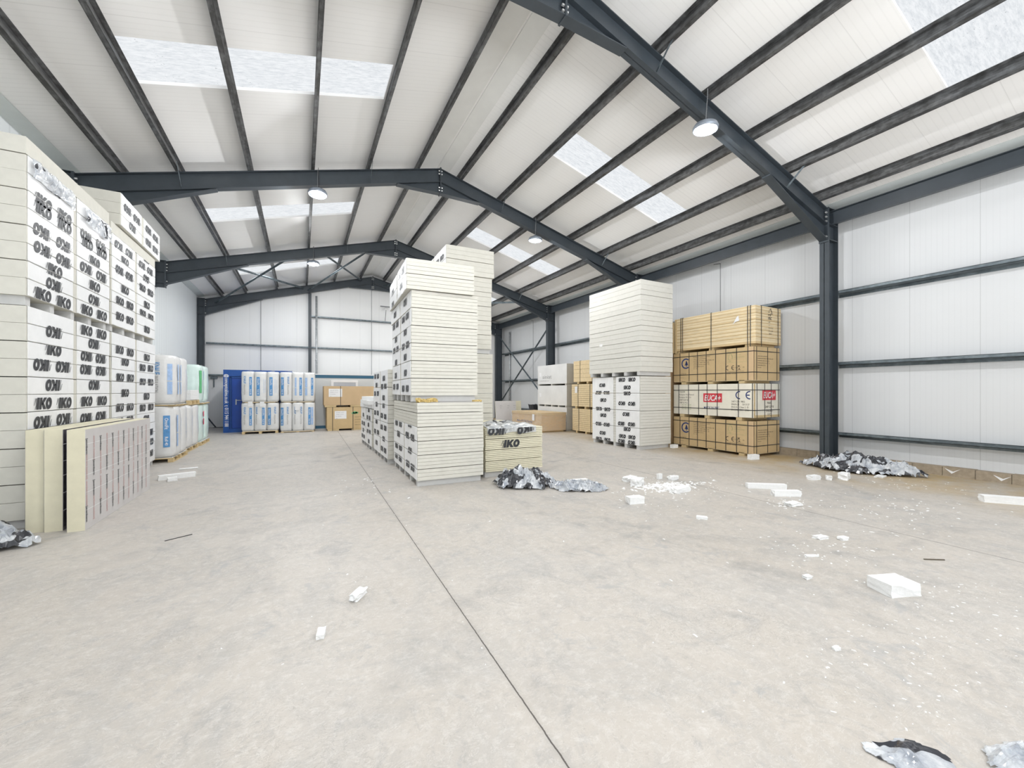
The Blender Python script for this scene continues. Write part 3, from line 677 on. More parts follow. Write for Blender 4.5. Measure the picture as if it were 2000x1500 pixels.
# foam rubble and foil sheet between the two loads of the front central stack
t = thing('foil_sheet', 'dull grey foil sheet on top of the lower front central load', 'sheet', (2.40, 7.30, 1.463), R(-1.5))
m_ = MB(); m_.box(-0.56, 0.56, -0.36, 0.05, 0, 0.006); m_.build('sheet', 'foil', t)
def lump(name, label, cat, loc, size, rotz=0, mat='eps', seed=0, rough=0.25, group=None, tilt=(0, 0), cuts=3, blocky=True):
    bm = bmesh.new(); bmesh.ops.create_cube(bm, size=1.0)
    bmesh.ops.subdivide_edges(bm, edges=bm.edges[:], cuts=cuts, use_grid_fill=True)
    r = random.Random(seed); off = Vector((r.uniform(0, 50), r.uniform(0, 50), r.uniform(0, 50)))
    for v in bm.verts:
        p = v.co.copy()
        if not blocky: p = p.normalized()*0.5*(0.55+0.45/max(1e-3, max(abs(c) for c in p.normalized())))
        n = noise.noise_vector(p*2.3+off)*rough*0.5 + noise.noise_vector(p*6+off)*rough*0.2
        if blocky: n.z *= 0.4
        v.co = Vector(((p.x+n.x)*size[0], (p.y+n.y)*size[1], (p.z+n.z)*size[2]))
    m = Matrix.Rotation(rotz, 4, 'Z') @ Matrix.Rotation(tilt[0], 4, 'X') @ Matrix.Rotation(tilt[1], 4, 'Y')
    bmesh.ops.transform(bm, matrix=m, verts=bm.verts)
    mz = min(v.co.z for v in bm.verts)
    for v in bm.verts: v.co.z -= mz+0.003
    me = bpy.data.meshes.new(name); bm.to_mesh(me); bm.free(); me.materials.append(M[mat])
    o = bpy.data.objects.new(name, me); COL.objects.link(o); o.location = loc
    return tag(o, label, cat, group)
for i in range(7):
    lump('foam_rubble', 'crumbled yellow foam squeezed out at the left corner between the central loads', 'rubble', (1.80+0.055*i+random.uniform(-.02, .02), 6.98+random.uniform(0, .08), 1.464), (0.09, 0.08, 0.06+0.02*random.random()), random.random()*3, 'wool', i, 0.5, 'crumbled yellow foam at the left corner', blocky=False)
for i in range(3):
    lump('foam_rubble', 'crumbled yellow foam at the right corner between the central loads', 'rubble', (2.84+0.06*i, 6.96, 1.464), (0.07, 0.06, 0.04), random.random()*3, 'wool', 20+i, 0.5, 'crumbled yellow foam at the right corner', blocky=False)
# ----------------------------------------------------------------- foil-faced boards on edge beside the left stack
for i, (x0, x1, y0, ln) in enumerate(((-2.845, -2.69, 6.78, 2.3), (-2.675, -2.52, 6.74, 2.3), (-2.44, -2.285, 6.62, 2.32))):
    t = thing('foil_faced_board', 'thick cream board with printed foil face standing on edge, %s' % ('closest to the left stack', 'middle of three', 'rightmost, its printed face showing')[i], 'insulation boards', ((x0+x1)/2, y0+ln/2, 0), 0, 'foil faced boards on edge')
    h = 1.205; a = (x1-x0)/2
    m_ = MB(); m_.box(-a, a, -ln/2, ln/2, 0, h); m_.build('core', 'board2', t)
    m_ = MB(); m_.box(a, a+0.004, -ln/2+0.003, ln/2-0.003, 0.002, h-0.002); fo = m_.build('foil_facing', 'foil' if i == 2 else 'foildark', t)
    m_ = MB(); m_.box(-a-0.004, -a, -ln/2+0.003, ln/2-0.003, 0.002, h-0.002); m_.build('foil_facing', 'foildark', t)
    f = Face((a+0.005, 0, 0), (0, 1, 0))
    m_ = MB()
    for zz in (0.24, 0.45, 0.66, 0.83, 1.03): rect(m_, f, -ln/2, ln/2, zz-0.004, zz+0.004)
    m_.build('joint_line', 'tape', fo)
    if i == 2:
        mk, mr = MB(), MB(); k_ = 0; u = -ln/2+0.03
        while u < ln/2-0.02:
            for zc in (0.86, 0.33):
                up = (k_ % 2 == 0) ^ (zc < 0.5)
                g1 = text2d('insulation', 0.0); g2 = text2d('[IKO enertherm', 0.0)
                stamp(mk, f, text2d('[enertherm', 0.03), 0.042, u, zc+(0.14 if up else -0.14), rot=-90, wscale=0.19/(text2d('[enertherm', 0.03)[2]*0.042))
                stamp(mr, f, text2d('enertherm insulation]', 0.0), 0.042, u+0.004, zc-(0.10 if up else -0.10), rot=-90, wscale=0.30/(text2d('enertherm insulation]', 0.0)[2]*0.042))
            k_ += 1; u += 0.19
        mk.build('black_lettering', 'ink', fo); mr.build('red_lettering', 'inkred', fo)
# ================================================================= PLYWOOD CRATES (right)
def strap_loops(t, w_, l_, h, ys_, xs_, zs_, z0=0.0):
    e = 0.004; b_ = 0.009
    for y in ys_:
        m_ = MB(); m_.box(-w_/2-e, -w_/2, y-b_, y+b_, z0, h+e); m_.box(-w_/2-e, w_/2+e, y-b_, y+b_, h, h+e); m_.build('strap', 'strap', t)
    for x in xs_:
        m_ = MB(); m_.box(x-b_, x+b_, -l_/2-e, -l_/2, z0, h+e); m_.box(x-b_, x+b_, -l_/2-e, l_/2+e, h, h+e); m_.build('strap', 'strap', t)
    for z in zs_:
        m_ = MB(); e2 = e+0.002; m_.box(-w_/2-e2, -w_/2, -l_/2-e2, l_/2, z-b_, z+b_); m_.box(-w_/2-e2, w_/2, -l_/2-e2, -l_/2, z-b_, z+b_); m_.build('strap', 'strap', t)
EX0, EX1, EY0, EY1 = 10.06, 11.17, 6.15, 8.60
EW, EL = EX1-EX0, EY1-EY0
def eu(y): return (EY0+EY1)/2-y     # world Y -> u on the -X face
def feet(t, w_, l_, ys_, h=0.085, mat='timber'):
    for y in ys_:
        m_ = MB(); m_.box(-w_/2+0.01, w_/2-0.01, y-0.075, y+0.075, 0.016, h); m_.box(-w_/2+0.005, w_/2-0.005, y-0.08, y+0.08, 0, 0.014); m_.build('foot', mat, t)
def brown_crate(lb, zb, top):
    t = thing('plywood_crate', lb, 'crate', ((EX0+EX1)/2, (EY0+EY1)/2, zb), 0, 'strapped plywood crates'); h = top-zb
    m_ = MB(); m_.box(-EW/2, EW/2, -EL/2, EL/2, 0.085, h); b = m_.build('box', 'card', t)
    m_ = MB(); m_.box(-EW/2-0.002, -EW/2+0.012, -EL/2-0.002, -EL/2+0.14, 0.087, h-0.002); m_.box(-EW/2-0.002, -EW/2+0.03, -EL/2-0.002, -EL/2, 0.087, h-0.002); m_.build('corner_guard', 'card2', t)
    m_ = MB(); m_.box(-EW/2+0.01, EW/2-0.01, -EL/2+0.01, EL/2-0.01, 0.07, 0.086); m_.build('bottom_board', 'ply', t)
    feet(t, EW, EL, (-0.9, 0.0, 0.88))
    f = Face((-EW/2-0.004, 0, 0), (0, -1, 0)); q = h/0.885
    nv, br, ol = MB(), MB(), MB()
    # round badge with a fir tree
    cu, cz = eu(8.16), 0.585*q
    n = 26; r0, r1_ = 0.115, 0.155
    for i in range(n):
        a, b2 = R(50+260*i/n), R(50+260*(i+1)/n)
        nv.add([f.p(cu+r0*math.cos(a), cz+r0*math.sin(a)), f.p(cu+r1_*math.cos(a), cz+r1_*math.sin(a)), f.p(cu+r1_*math.cos(b2), cz+r1_*math.sin(b2)), f.p(cu+r0*math.cos(b2), cz+r0*math.sin(b2))], [(0,1,2,3)])
    for k_, (b0, b1, hw) in enumerate(((-0.05, 0.02, 0.07), (-0.01, 0.055, 0.055), (0.03, 0.09, 0.035))):
        nv.add([f.p(cu-hw+0.02, cz+b0), f.p(cu+hw+0.02, cz+b0), f.p(cu+0.02, cz+b1)], [(0,1,2)])
    rect(nv, f, cu+0.008, cu+0.032, cz-0.09, cz-0.04)
    L = ['PLYWOOD  COMBI FILM FACED', 'WBP CLASS 2 EXTERIOR', 'HARDWOOD PANEL STRUCTURAL USE', 'THICKNESS 18MM  2440 x 1220', 'FORMALDEHYDE CLASS E1  CE', 'GRADE B/BB  55 PCS', 'NO. 4471']
    for i, s in enumerate(L): words(br, f, s, 0.026, eu(7.9), (0.74-0.052*i)*q, maxw=(0.82, 0.5, 0.86, 0.6, 0.66, 0.42, 0.2)[i])
    words(br, f, 'LOT NO 20', 0.03, eu(8.36), 0.30*q, maxw=0.3); words(br, f, 'PRODUCT', 0.02, eu(8.36), 0.19*q)
    # tree tick label in a thin frame
    u0, u1 = eu(6.87), eu(6.34)
    for a in ((u0, u1, 0.80, 0.804), (u0, u1, 0.53, 0.534), (u0, u0+0.004, 0.53, 0.804), (u1-0.004, u1, 0.53, 0.804)): rect(ol, f, a[0], a[1], a[2]*q, a[3]*q)
    cx = u0+0.10; tree = [(-0.06, 0.62), (-0.03, 0.60), (0.0, 0.61), (0.05, 0.62), (0.055, 0.68), (0.02, 0.75), (-0.01, 0.77), (-0.04, 0.72)]
    for p0, p1 in zip(tree, tree[1:]+tree[:1]):
        d = 0.006; ol.add([f.p(cx+p0[0]-d, p0[1]*q), f.p(cx+p0[0]+d, p0[1]*q+d), f.p(cx+p1[0]+d, p1[1]*q+d), f.p(cx+p1[0]-d, p1[1]*q)], [(0,1,2,3)])
    words(ol, f, 'FSC', 0.035, cx-0.05, 0.565*q)
    for i, s in enumerate(('MIX', 'WOOD FROM', 'RESPONSIBLE SOURCES', 'FSC C041262')): words(ol, f, s, 0.02, u0+0.2, (0.76-0.05*i)*q, maxw=0.28)
    # CE and UKCA marks
    ce_mark(br, f, eu(6.9), 0.34*q, 0.125); words(br, f, '2+', 0.03, eu(6.655), 0.40*q)
    words(br, f, 'UK', 0.06, eu(6.61), 0.43*q, bold=0.01, maxw=0.14); words(br, f, 'CA', 0.06, eu(6.61), 0.36*q, bold=0.01, maxw=0.14); words(br, f, '2+', 0.03, eu(6.43), 0.40*q)
    words(br, f, 'WOOD BASED PANELS FOR CONSTRUCTION', 0.02, eu(6.9), 0.30*q, maxw=0.5); words(br, f, 'EN 636    CE-1292', 0.025, eu(6.87), 0.255*q, maxw=0.4)
    g = Face((0, -EL/2-0.002, 0), (1, 0, 0))
    for i, s in enumerate(L[1:]): words(br, g, s, 0.026, -EW/2+0.16, (0.66-0.055*i)*q, maxw=(0.5, 0.84, 0.6, 0.66, 0.4, 0.15)[i])
    nv.build('badge', 'inknavy', b); br.build('lettering', 'inkbrown', b); ol.build('wood_source_label', 'inkolive', b)
    strap_loops(t, EW+0.004, EL+0.004, h, [-eu(y) for y in (8.37, 8.05, 7.77, 7.49, 7.2, 6.9, 6.6, 6.3)], (-0.44, 0.03, 0.44), (0.27*q, 0.78*q), 0.08)
    return t
def ce_mark(mb, f, u, z0, h):
    n = 14; r1_ = h/2; r0 = h/2*0.72
    for k_ in (0, 1):
        cu = u+r1_+k_*h*1.25; cz = z0+h/2
        for i in range(n):
            a, b2 = R(90+180*i/n), R(90+180*(i+1)/n)
            mb.add([f.p(cu+r0*math.cos(a), cz+r0*math.sin(a)), f.p(cu+r1_*math.cos(a), cz+r1_*math.sin(a)), f.p(cu+r1_*math.cos(b2), cz+r1_*math.sin(b2)), f.p(cu+r0*math.cos(b2), cz+r0*math.sin(b2))], [(0,1,2,3)])
        e = h*0.14
        rect(mb, f, cu, cu+h*0.08, cz+r0, cz+r1_); rect(mb, f, cu, cu+h*0.08, cz-r1_, cz-r0)
        if k_: rect(mb, f, cu-r0, cu, cz-e/2, cz+e/2)
brown_crate('brown strapped plywood crate with a navy fir tree badge, lowest of the right pile', 0.0, 0.90)
# white crate
t = thing('plywood_crate', 'whitewashed strapped crate with red EUCA+ labels', 'crate', ((EX0+EX1)/2, (EY0+EY1)/2, 0.906), 0, 'strapped plywood crates')
h = 0.952
m_ = MB(); m_.box(-EW/2, EW/2, -EL/2, EL/2, 0.085, h); b = m_.build('box', 'crate', t)
m_ = MB(); m_.box(-EW/2+0.0, EW/2, -EL/2-0.003, -EL/2, 0.087, 0.15); m_.box(-EW/2-0.003, -EW/2+0.05, -EL/2-0.006, -EL/2-0.003, 0.087, h-0.004); m_.build('corner_guard', 'timber', t)
feet(t, EW, EL, (-0.83, 0.1, 0.93))
f = Face((-EW/2-0.001, 0, 0), (0, -1, 0)); g = Face((0, -EL/2-0.004, 0), (1, 0, 0))
m_ = MB(); rect(m_, f, eu(7.58), eu(7.01), 0.455, 0.70); m_.build('red_panel', 'redbox', b)
m_ = MB(); rect(m_, g, -0.20, 0.38, 0.53, 0.79); m_.build('red_panel', 'redbox', b)
m_ = MB(); gl = text2d('EUCA+', 0.02, 0.25)
stamp(m_, Face((-EW/2-0.003, 0, 0), (0, -1, 0)), gl, 0.155, eu(7.295), 0.575, wscale=0.5/(gl[2]*0.155)); stamp(m_, Face((0, -EL/2-0.006, 0), (1, 0, 0)), gl, 0.16, 0.09, 0.66, wscale=0.5/(gl[2]*0.16)); m_.build('white_lettering', 'white', b)
nv, br, gn = MB(), MB(), MB()
ce_mark(nv, f, eu(6.63), 0.55, 0.215); words(nv, f, 'MADE IN PRC', 0.07, eu(7.56), 0.30, bold=0.01, maxw=0.47)
for i, s in enumerate(('2407-CPR  9852', 'EN636-2S      EA 0127', 'EN314-2 Class 2  E1', 'EN13986:2004  2006')): words(br, f, s, 0.045, eu(6.74), 0.49-0.072*i, maxw=(0.36, 0.48, 0.46, 0.47)[i])
for i, s in enumerate(('WALKER', 'Eucalyptus Core Plywood', 'Eucalyptus F/B 18 E1', '2440*1220*18', 'WBP 55 PCS')): words(br, f, s, 0.04, eu(8.39), 0.74-0.08*i, maxw=(0.2, 0.5, 0.4, 0.3, 0.28)[i])
for i, s in enumerate(('WALKER', '2440*1220*18', 'EN636-2', '55 PCS')): words(br, g, s, 0.06, 0.10-(0.1, 0.18, 0.13, 0.08)[i], 0.46-0.10*i, maxw=(0.2, 0.36, 0.26, 0.16)[i])
for i in range(3): words(gn, f, 'FSC MIX  C1269', 0.035, eu(8.3), 0.36-0.06*i, maxw=0.32)
nv.build('dark_lettering', 'inknavy', b); br.build('grey_lettering', 'inkbrown', b); gn.build('green_lettering', 'inkolive', b)
strap_loops(t, EW+0.004, EL+0.008, h, [-eu(y) for y in (8.41, 8.07, 7.73, 7.46, 7.15, 6.55, 6.18)], (-0.43, -0.10, 0.18, 0.50), (0.275, 0.79), 0.08)
brown_crate('brown strapped plywood crate with a navy fir tree badge, resting on the whitewashed crate', 1.864, 2.79)
# plywood pack
t = thing('plywood_pack', 'strapped pack of bare plywood sheets on top of the crates', 'plywood', ((EX0+EX1)/2+0.03, (EY0+EY1)/2-0.02, 2.796), R(1.0))
PW, PLn = EW+0.02, EL-0.02; z = 0.075; i = 0
while z < 1.03:
    th = random.choice((0.018, 0.021, 0.024)); j = random.uniform(-0.008, 0.008)
    if z < 0.14: th = 0.06
    m_ = MB(); m_.box(-PW/2+j, PW/2+j, -PLn/2+j, PLn/2+j, z, z+th-(0.004 if i % 6 == 5 else 0.0008)); m_.build('sheet', 'ply' if i % 4 else 'plydk', t); z += th; i += 1
zt = z
feet(t, PW-0.05, PLn, (-1.0, 0.02, 1.08), 0.073)
m_ = MB()
m_.box(-PW/2-0.02, -PW/2-0.004, PLn/2-0.08, PLn/2-0.02, 0.0, zt-0.05); m_.box(-PW/2-0.02, -PW/2-0.004, PLn/2+0.01, PLn/2+0.09, 0.02, zt-0.08); m_.build('end_batten', 'timber', t)
g = Face((0, -PLn/2-0.011, 0), (1, 0, 0)); m_ = MB(); cx = 0.07
for p0, p1 in (((-0.09, zt-0.22), (-0.07, zt-0.20)), ((-0.07, zt-0.21), (-0.02, zt-0.22)), ((0.0, zt-0.23), (0.0, zt-0.19)), ((-0.06, zt-0.19), (0.07, zt-0.19)), ((0.07, zt-0.19), (0.05, zt-0.11)), ((0.05, zt-0.11), (0.0, zt-0.05)), ((0.0, zt-0.05), (-0.06, zt-0.11)), ((-0.06, zt-0.11), (-0.07, zt-0.17))):
    d = 0.011; m_.add([g.p(cx+p0[0]-d, p0[1]-d), g.p(cx+p0[0]+d, p0[1]-d), g.p(cx+p1[0]+d, p1[1]+d), g.p(cx+p1[0]-d, p1[1]+d)], [(0,1,2,3)])
words(m_, g, 'FSC', 0.07, cx-0.09, zt-0.30, bold=0.02, maxw=0.17)
for i, s in enumerate(('MIX', 'C1', 'PLYWOOD', 'FSC C1098', 'WBP 50')): words(m_, g, s, 0.03, cx-0.08, zt-0.40-0.075*i, maxw=0.2)
m_.build('lettering', 'ink', t)
m_ = MB(); f2 = Face((-PW/2-0.012, 0, 0), (0, -1, 0)); m_.add([f2.p(0.62, 0.62), f2.p(0.80, 0.70), f2.p(0.78, 0.84), f2.p(0.73, 0.80), f2.p(0.70, 0.68)], [(0, 4, 3), (4, 1, 2), (4, 2, 3)]); m_.build('torn_paper', 'paper', t)
strap_loops(t, PW+0.02, PLn+0.02, zt, (0.93, 0.99, 0.0, -1.02, -1.09), (-0.33, 0.42), (), 0.0)
t = thing('plywood_crate', 'dull brown pack whose top shows behind the bare plywood pack', 'crate', (10.45, 9.45, 0), 0)
m_ = MB(); m_.box(-0.55, 0.55, -0.68, 0.62, 0.08, 3.78); m_.build('box', 'card2', t); feet(t, 1.1, 1.3, (-0.55, 0.5))
# ================================================================= FURTHER STACKS ON THE RIGHT
def chip_pack(i, z0, z1, dy, lb, lines):
    t = thing('chipboard_pack', lb, 'chipboard', (10.42, 12.28+dy, z0), 0, 'strapped chipboard packs')
    n = lines; z = 0.085; th = (z1-z0-0.085)/n
    for k_ in range(n):
        j = random.uniform(-0.004, 0.004)
        m_ = MB(); m_.box(-0.59+j, 0.59, -1.18+j, 1.18+j, z, z+th-0.006); m_.build('sheet', 'chip', t); z += th
    for y in (-0.9, -0.3, 0.3, 0.9):
        m_ = MB(); m_.box(-0.585, 0.585, y-0.05, y+0.05, 0, 0.085); m_.build('bearer', 'timber', t)
    for y in (-0.62, 0.0, 0.75):
        m_ = MB(); m_.box(-0.6, -0.595, y-0.01, y+0.01, 0.0, z+0.002); m_.box(-0.6, 0.59, y-0.01, y+0.01, z-0.002, z+0.003); m_.build('strap', 'strap', t)
    return t
chip_pack(0, 0.0, 0.97, 0, 'strapped chipboard pack, lowest of three beside the grey wrapped boards', 12)
a = chip_pack(1, 0.976, 1.95, 0.05, 'strapped chipboard pack with a white label, middle of three', 11)
m_ = MB(); f2 = Face((-0.602, 0.95, 0.75), (0, -1, 0), d=0.001); rect(m_, f2, 0, 0.16, -0.13, 0.13); m_.build('paper_label', 'paper', a)
chip_pack(2, 1.958, 2.88, -0.08, 'strapped chipboard pack, topmost of three with plain face', 5)
def gyp_pack(z0, z1, lb, txt, sk):
    t = thing('wrapped_plasterboard', lb, 'plasterboard', (10.42, 15.05, z0), 0, 'grey wrapped plasterboard packs')
    m_ = MB(); m_.box(-0.6, 0.6, -1.2, 1.12, 0.075, z1-z0); b = m_.build('boards', 'gyp', t)
    m_ = MB(); m_.box(-0.59, 0.59, -1.206, -1.2, 0.085, z1-z0-0.01); m_.build('end_face', 'gypend', t)
    for y in [(-1.12+2.16*k_/(sk-1)) for k_ in range(sk)]:
        m_ = MB(); m_.box(-0.595, 0.595, y-0.04, y+0.04, 0, 0.075); m_.build('bearer', 'gypend', t)
    m_ = MB(); f2 = Face((-0.6, 0, 0), (0, -1, 0), d=0.003); rect(m_, f2, -0.98, -0.80, 0.42, 0.60); m_.build('paper_label', 'paper', b)
    if txt:
        m_ = MB(); g2 = text2d('siniat', 0.0); stamp(m_, f2, g2, 0.17, -0.32, 0.40, wscale=0.75/(g2[2]*0.17)); words(m_, f2, 'the board and drylining system people', 0.035, -0.95, 0.22, maxw=1.3); m_.build('lettering', 'inkgrey', b)
gyp_pack(0.0, 0.985, 'grey wrapped plasterboard pack, lowest of three, behind the brown flooring box', False, 5)
gyp_pack(0.987, 1.915, 'grey film wrapped plasterboard pack, middle of three', False, 5)
gyp_pack(1.917, 2.83, 'grey wrapped plasterboard pack with siniat lettering, topmost of three', True, 3)
# long cardboard flooring box
t = thing('flooring_box', 'long brown cardboard flooring box under stretch film', 'box', (9.08, 14.95, 0), R(1.5))
m_ = MB(); m_.box(-0.60, 0.60, -1.2, 1.2, 0.06, 0.78); b = m_.build('box', 'card2', t)
m_ = MB(); m_.box(-0.615, 0.615, -1.215, 1.215, 0.70, 0.795); m_.build('lid', 'card', t)
for y in (-1.05, 0, 1.05):
    m_ = MB(); m_.box(-0.55, 0.55, y-0.07, y+0.07, 0, 0.06); m_.build('foot', 'plydk', t)
m_ = MB(); m_.box(-0.63, 0.63, -1.23, 1.23, 0.07, 0.81); m_.build('stretch_wrap', 'stretch', t)
m_ = MB(); f2 = Face((-0.601, 0, 0), (0, -1, 0)); words(m_, f2, 'Made of PE T&G Flooring', 0.085, -0.75, 0.40, bold=0.012, maxw=1.5); m_.build('lettering', 'inknavy', b)
m_ = MB(); f2 = Face((-0.632, 0, 0), (0, -1, 0)); rect(m_, f2, 0.55, 0.72, 0.46, 0.72); m_.build('paper_label', 'paper', b)
# leaning sheets and a bag beyond it
t = thing('foil_sheet_stack', 'speckled grey foil boards standing behind the flooring box', 'insulation boards', (8.75, 17.1, 0), 0)
for i, (a, b_, mt) in enumerate(((-0.62, 0.46, 'foil'), (-0.60, 0.78, 'board2'))):
    m_ = MB(); y = i*0.07; m_.prism([(y, 0.0), (y+0.05, 0.0), (y+0.17, 1.2), (y+0.12, 1.2)], 'x', a, b_); m_.build('board', mt, t)
m_ = MB(); f2 = Face((0, -0.002, 0), (1, 0, 0), (0, 0.1, 1))
for uu in (-0.4, 0.0, 0.33):
    for vv in (0.28, 0.98): words(m_, f2, 'IKO', 0.05, uu, vv, maxw=0.12); words(m_, f2, 'PIR', 0.035, uu, vv-0.1, maxw=0.08)
m_.build('lettering', 'inkgrey', t)
o = lump('rubble_bag', 'small white printed bag at the foot of the far right column', 'bag', (8.2, 18.3, 0), (0.5, 0.35, 0.8), 0.3, 'bag', 3, 0.4)
o = lump('film_scrap', 'small dark scrap of film lying beyond the flooring box', 'film', (9.9, 16.75, 0), (0.35, 0.3, 0.95), 0.3, 'ink', 5, 0.5)
# ================================================================= WRAPPED INSULATION ROLLS
def sq(a, n=4.6): 
    c, s_ = math.cos(a), math.sin(a)
    return (math.copysign(abs(c)**(2/n), c), math.copysign(abs(s_)**(2/n), s_))
def roll(t, cx, cy, ax, ay, h, mat, z0=0.0, n=4.6, prints=(), side='-y', rr=0.14):
    """a squashed upright roll; prints go on the chosen side"""
    N = 32; prof = []
    for k_ in range(6):
        a = k_/5*math.pi/2; prof.append((1-rr*(1-math.sin(a))*1.0, rr*0.75*(1-math.cos(a))))
    lv = [(p, z0+dz_) for p, dz_ in prof] + [(1.012, z0+h*0.3), (1.015, z0+h*0.5), (1.012, z0+h*0.7)] + [(p, z0+h-dz_) for p, dz_ in reversed(prof)]
    vs, fs = [], []
    ph = cx*3+cy*5
    for s_, z in lv:
        for i in range(N):
            a = 2*math.pi*i/N; x, y = sq(a, n); wob = 1+0.012*math.sin(5*a+ph+z*9)
            vs.append((cx+x*ax*s_*wob, cy+y*ay*s_*wob, z))
    for k_ in range(len(lv)-1):
        for i in range(N): fs.append((k_*N+i, k_*N+(i+1) % N, (k_+1)*N+(i+1) % N, (k_+1)*N+i))
    fs.append(tuple(range(N-1, -1, -1))); fs.append(tuple(range((len(lv)-1)*N, len(lv)*N)))
    m_ = MB(); m_.add(vs, fs); m_.smooth = True; b = m_.build('roll', mat, t)
    main = side
    def curved(side):
     A, B = (ax, ay) if side == '-y' else (ay, ax)
     class Curved:
        n = Vector((0, 0, 0))
        def p(s, u, v):
            q = min(0.985, abs(u/A)); d = B*(1-q**n)**(1/n)*1.025+0.006
            return Vector((cx+u, cy-d, z0+v)) if side == '-y' else Vector((cx+d, cy+u, z0+v))
     return Curved()
    f = curved(main)
    def crect(mb, u0, u1, v0, v1):
        K = 6; J = 4
        for i in range(K):
            for j in range(J):
                a, c = u0+(u1-u0)*i/K, u0+(u1-u0)*(i+1)/K; d, e = v0+(v1-v0)*j/J, v0+(v1-v0)*(j+1)/J
                mb.add([f.p(a, d), f.p(c, d), f.p(c, e), f.p(a, e)], [(0,1,2,3)])
    mbs = {}
    for pr in prints:
        kind, u, sc = pr[:3]; side = pr[3] if len(pr) > 3 else main; f = curved(side)
        if kind == 'name':
            mb = mbs.setdefault('inkblue', MB()); g = text2d('KNAUF', 0.02); H = 0.085*sc
            stamp(mb, f, g, H, u, h*0.72, rot=-90, wscale=0.27/(g[2]*H)*h/1.1)
            mb = mbs.setdefault('inkgrey', MB()); g = text2d('INSULATION', 0.0); H = 0.06*sc
            stamp(mb, f, g, H, u-0.01, h*0.40, rot=-90, wscale=0.36/(g[2]*H)*h/1.1)
        elif kind == 'box':
            mb = mbs.setdefault('inkblue', MB()); crect(mb, u-0.045*sc, u+0.045*sc, h*0.20, h*0.82)
            mb = mbs.setdefault('white', MB()); fo = f.p
            class Off:
                n = Vector((0, 0, 0))
                def p(s, a, b_): v = fo(a, b_); return v+(Vector((0, -0.003, 0)) if side == '-y' else Vector((0.003, 0, 0)))
            g = text2d('OmniFit', 0.01); stamp(mb, Off(), g, 0.05*sc, u, h*0.66, rot=-90, wscale=0.26/(g[2]*0.05*sc)); g = text2d('Roll 40', 0.01); stamp(mb, Off(), g, 0.045*sc, u, h*0.32, rot=-90, wscale=0.2/(g[2]*0.045*sc))
        elif kind == 'green':
            mb = mbs.setdefault('inkgreen', MB()); crect(mb, u-0.05*sc, u+0.05*sc, h*0.25, h*0.85)
        elif kind == 'pale':
            mb = mbs.setdefault('inkpale', MB())
            for v0, v1 in ((0.2, 0.46), (0.48, 0.82)): crect(mb, u-0.032*sc, u+0.032*sc, h*v0, h*v1)
        elif kind == 'lines':
            mb = mbs.setdefault('inkpale', MB()); g = text2d('thermal and acoustic glass wool', 0.0); stamp(mb, f, g, 0.03*sc, u, h*0.52, rot=-90, wscale=0.55/(g[2]*0.03*sc)); stamp(mb, f, g, 0.022*sc, u+0.05, h*0.52, rot=-90, wscale=0.5/(g[2]*0.022*sc))
        elif kind == 'spray':
            mb = mbs.setdefault('pinkspray', MB()); crect(mb, u-0.11, u+0.11, h*0.66, h*0.80); crect(mb, u-0.09, u+0.13, h*0.44, h*0.60)
    for k_, mb in mbs.items(): mb.build('printing', k_, b, fix=False)
    return b
def pallet(name_parent, w_, l_, z0=0.0, h=0.12):
    for x in (-w_/2+0.05, 0, w_/2-0.05):
        for y in (-l_/2+0.07, 0, l_/2-0.07):
            m_ = MB(); m_.box(x-0.05, x+0.05, y-0.07, y+0.07, z0+0.018, z0+h-0.04); m_.build('pallet_block', 'timber', name_parent)
        m_ = MB(); m_.box(x-0.05, x+0.05, -l_/2, l_/2, z0, z0+0.018); m_.build('bottom_board', 'timber', name_parent)
    for k_ in range(5):
        m_ = MB(); y = -l_/2+0.05+(l_-0.1)*k_/4; m_.box(-w_/2, w_/2, y-0.045, y+0.045, z0+h-0.04, z0+h-0.018); m_.build('deck_board', 'timber', name_parent)
    m_ = MB(); m_.box(-w_/2+0.02, w_/2-0.02, -l_/2+0.02, l_/2-0.02, z0+h-0.018, z0+h-0.004); m_.build('base_sheet', 'gyp', name_parent)
def peaks(t, x0, x1, y0, y1, z, mat='stretch', seed=0):
    r = random.Random(seed); m_ = MB(); nx, ny = 14, 8
    for j in range(ny+1):
        for i in range(nx+1):
            x = x0+(x1-x0)*i/nx; y = y0+(y1-y0)*j/ny; ed = min(i, nx-i, j, ny-j)
            hgt = 0 if ed == 0 else abs(noise.noise(Vector((x*3.1+seed, y*3+seed, seed))))*0.16
            m_.v.append((x, y, z+hgt))
    for j in range(ny):
        for i in range(nx): q = j*(nx+1)+i; m_.f.append([q, q+1, q+nx+2, q+nx+1]); m_.m.append(0)
    m_.build('film_hood', mat, t)
GRP = 'pallet loads of wrapped insulation rolls'
def load(name, lb, cx, cy, w_, l_, z, h, rolls, mat, side, pal=0.12, seed=0, hood=True, film=None):
    t = thing(name, lb, 'insulation rolls', (cx, cy, z), 0, GRP)
    pallet(t, w_-0.06, l_-0.06, 0, pal)
    for (rx, ry, ax, ay, pr) in rolls: roll(t, rx, ry, ax, ay, h-pal, mat, pal, prints=pr, side=side)
    if hood: peaks(t, -w_/2+0.12, w_/2-0.12, -l_/2+0.12, l_/2-0.12, h-0.02, 'stretch', seed)
    return t
A3 = lambda a: [(-0.42, 0, 0.222, 0.45, a[0]), (0.0, 0, 0.222, 0.45, a[1]), (0.42, 0, 0.222, 0.45, a[2])]
nm, bx, pl, ls = ('name', -0.09, 0.8), ('box', 0.10, 0.95), ('pale', 0.02, 1.0), ('lines', 0.12, 1.0)
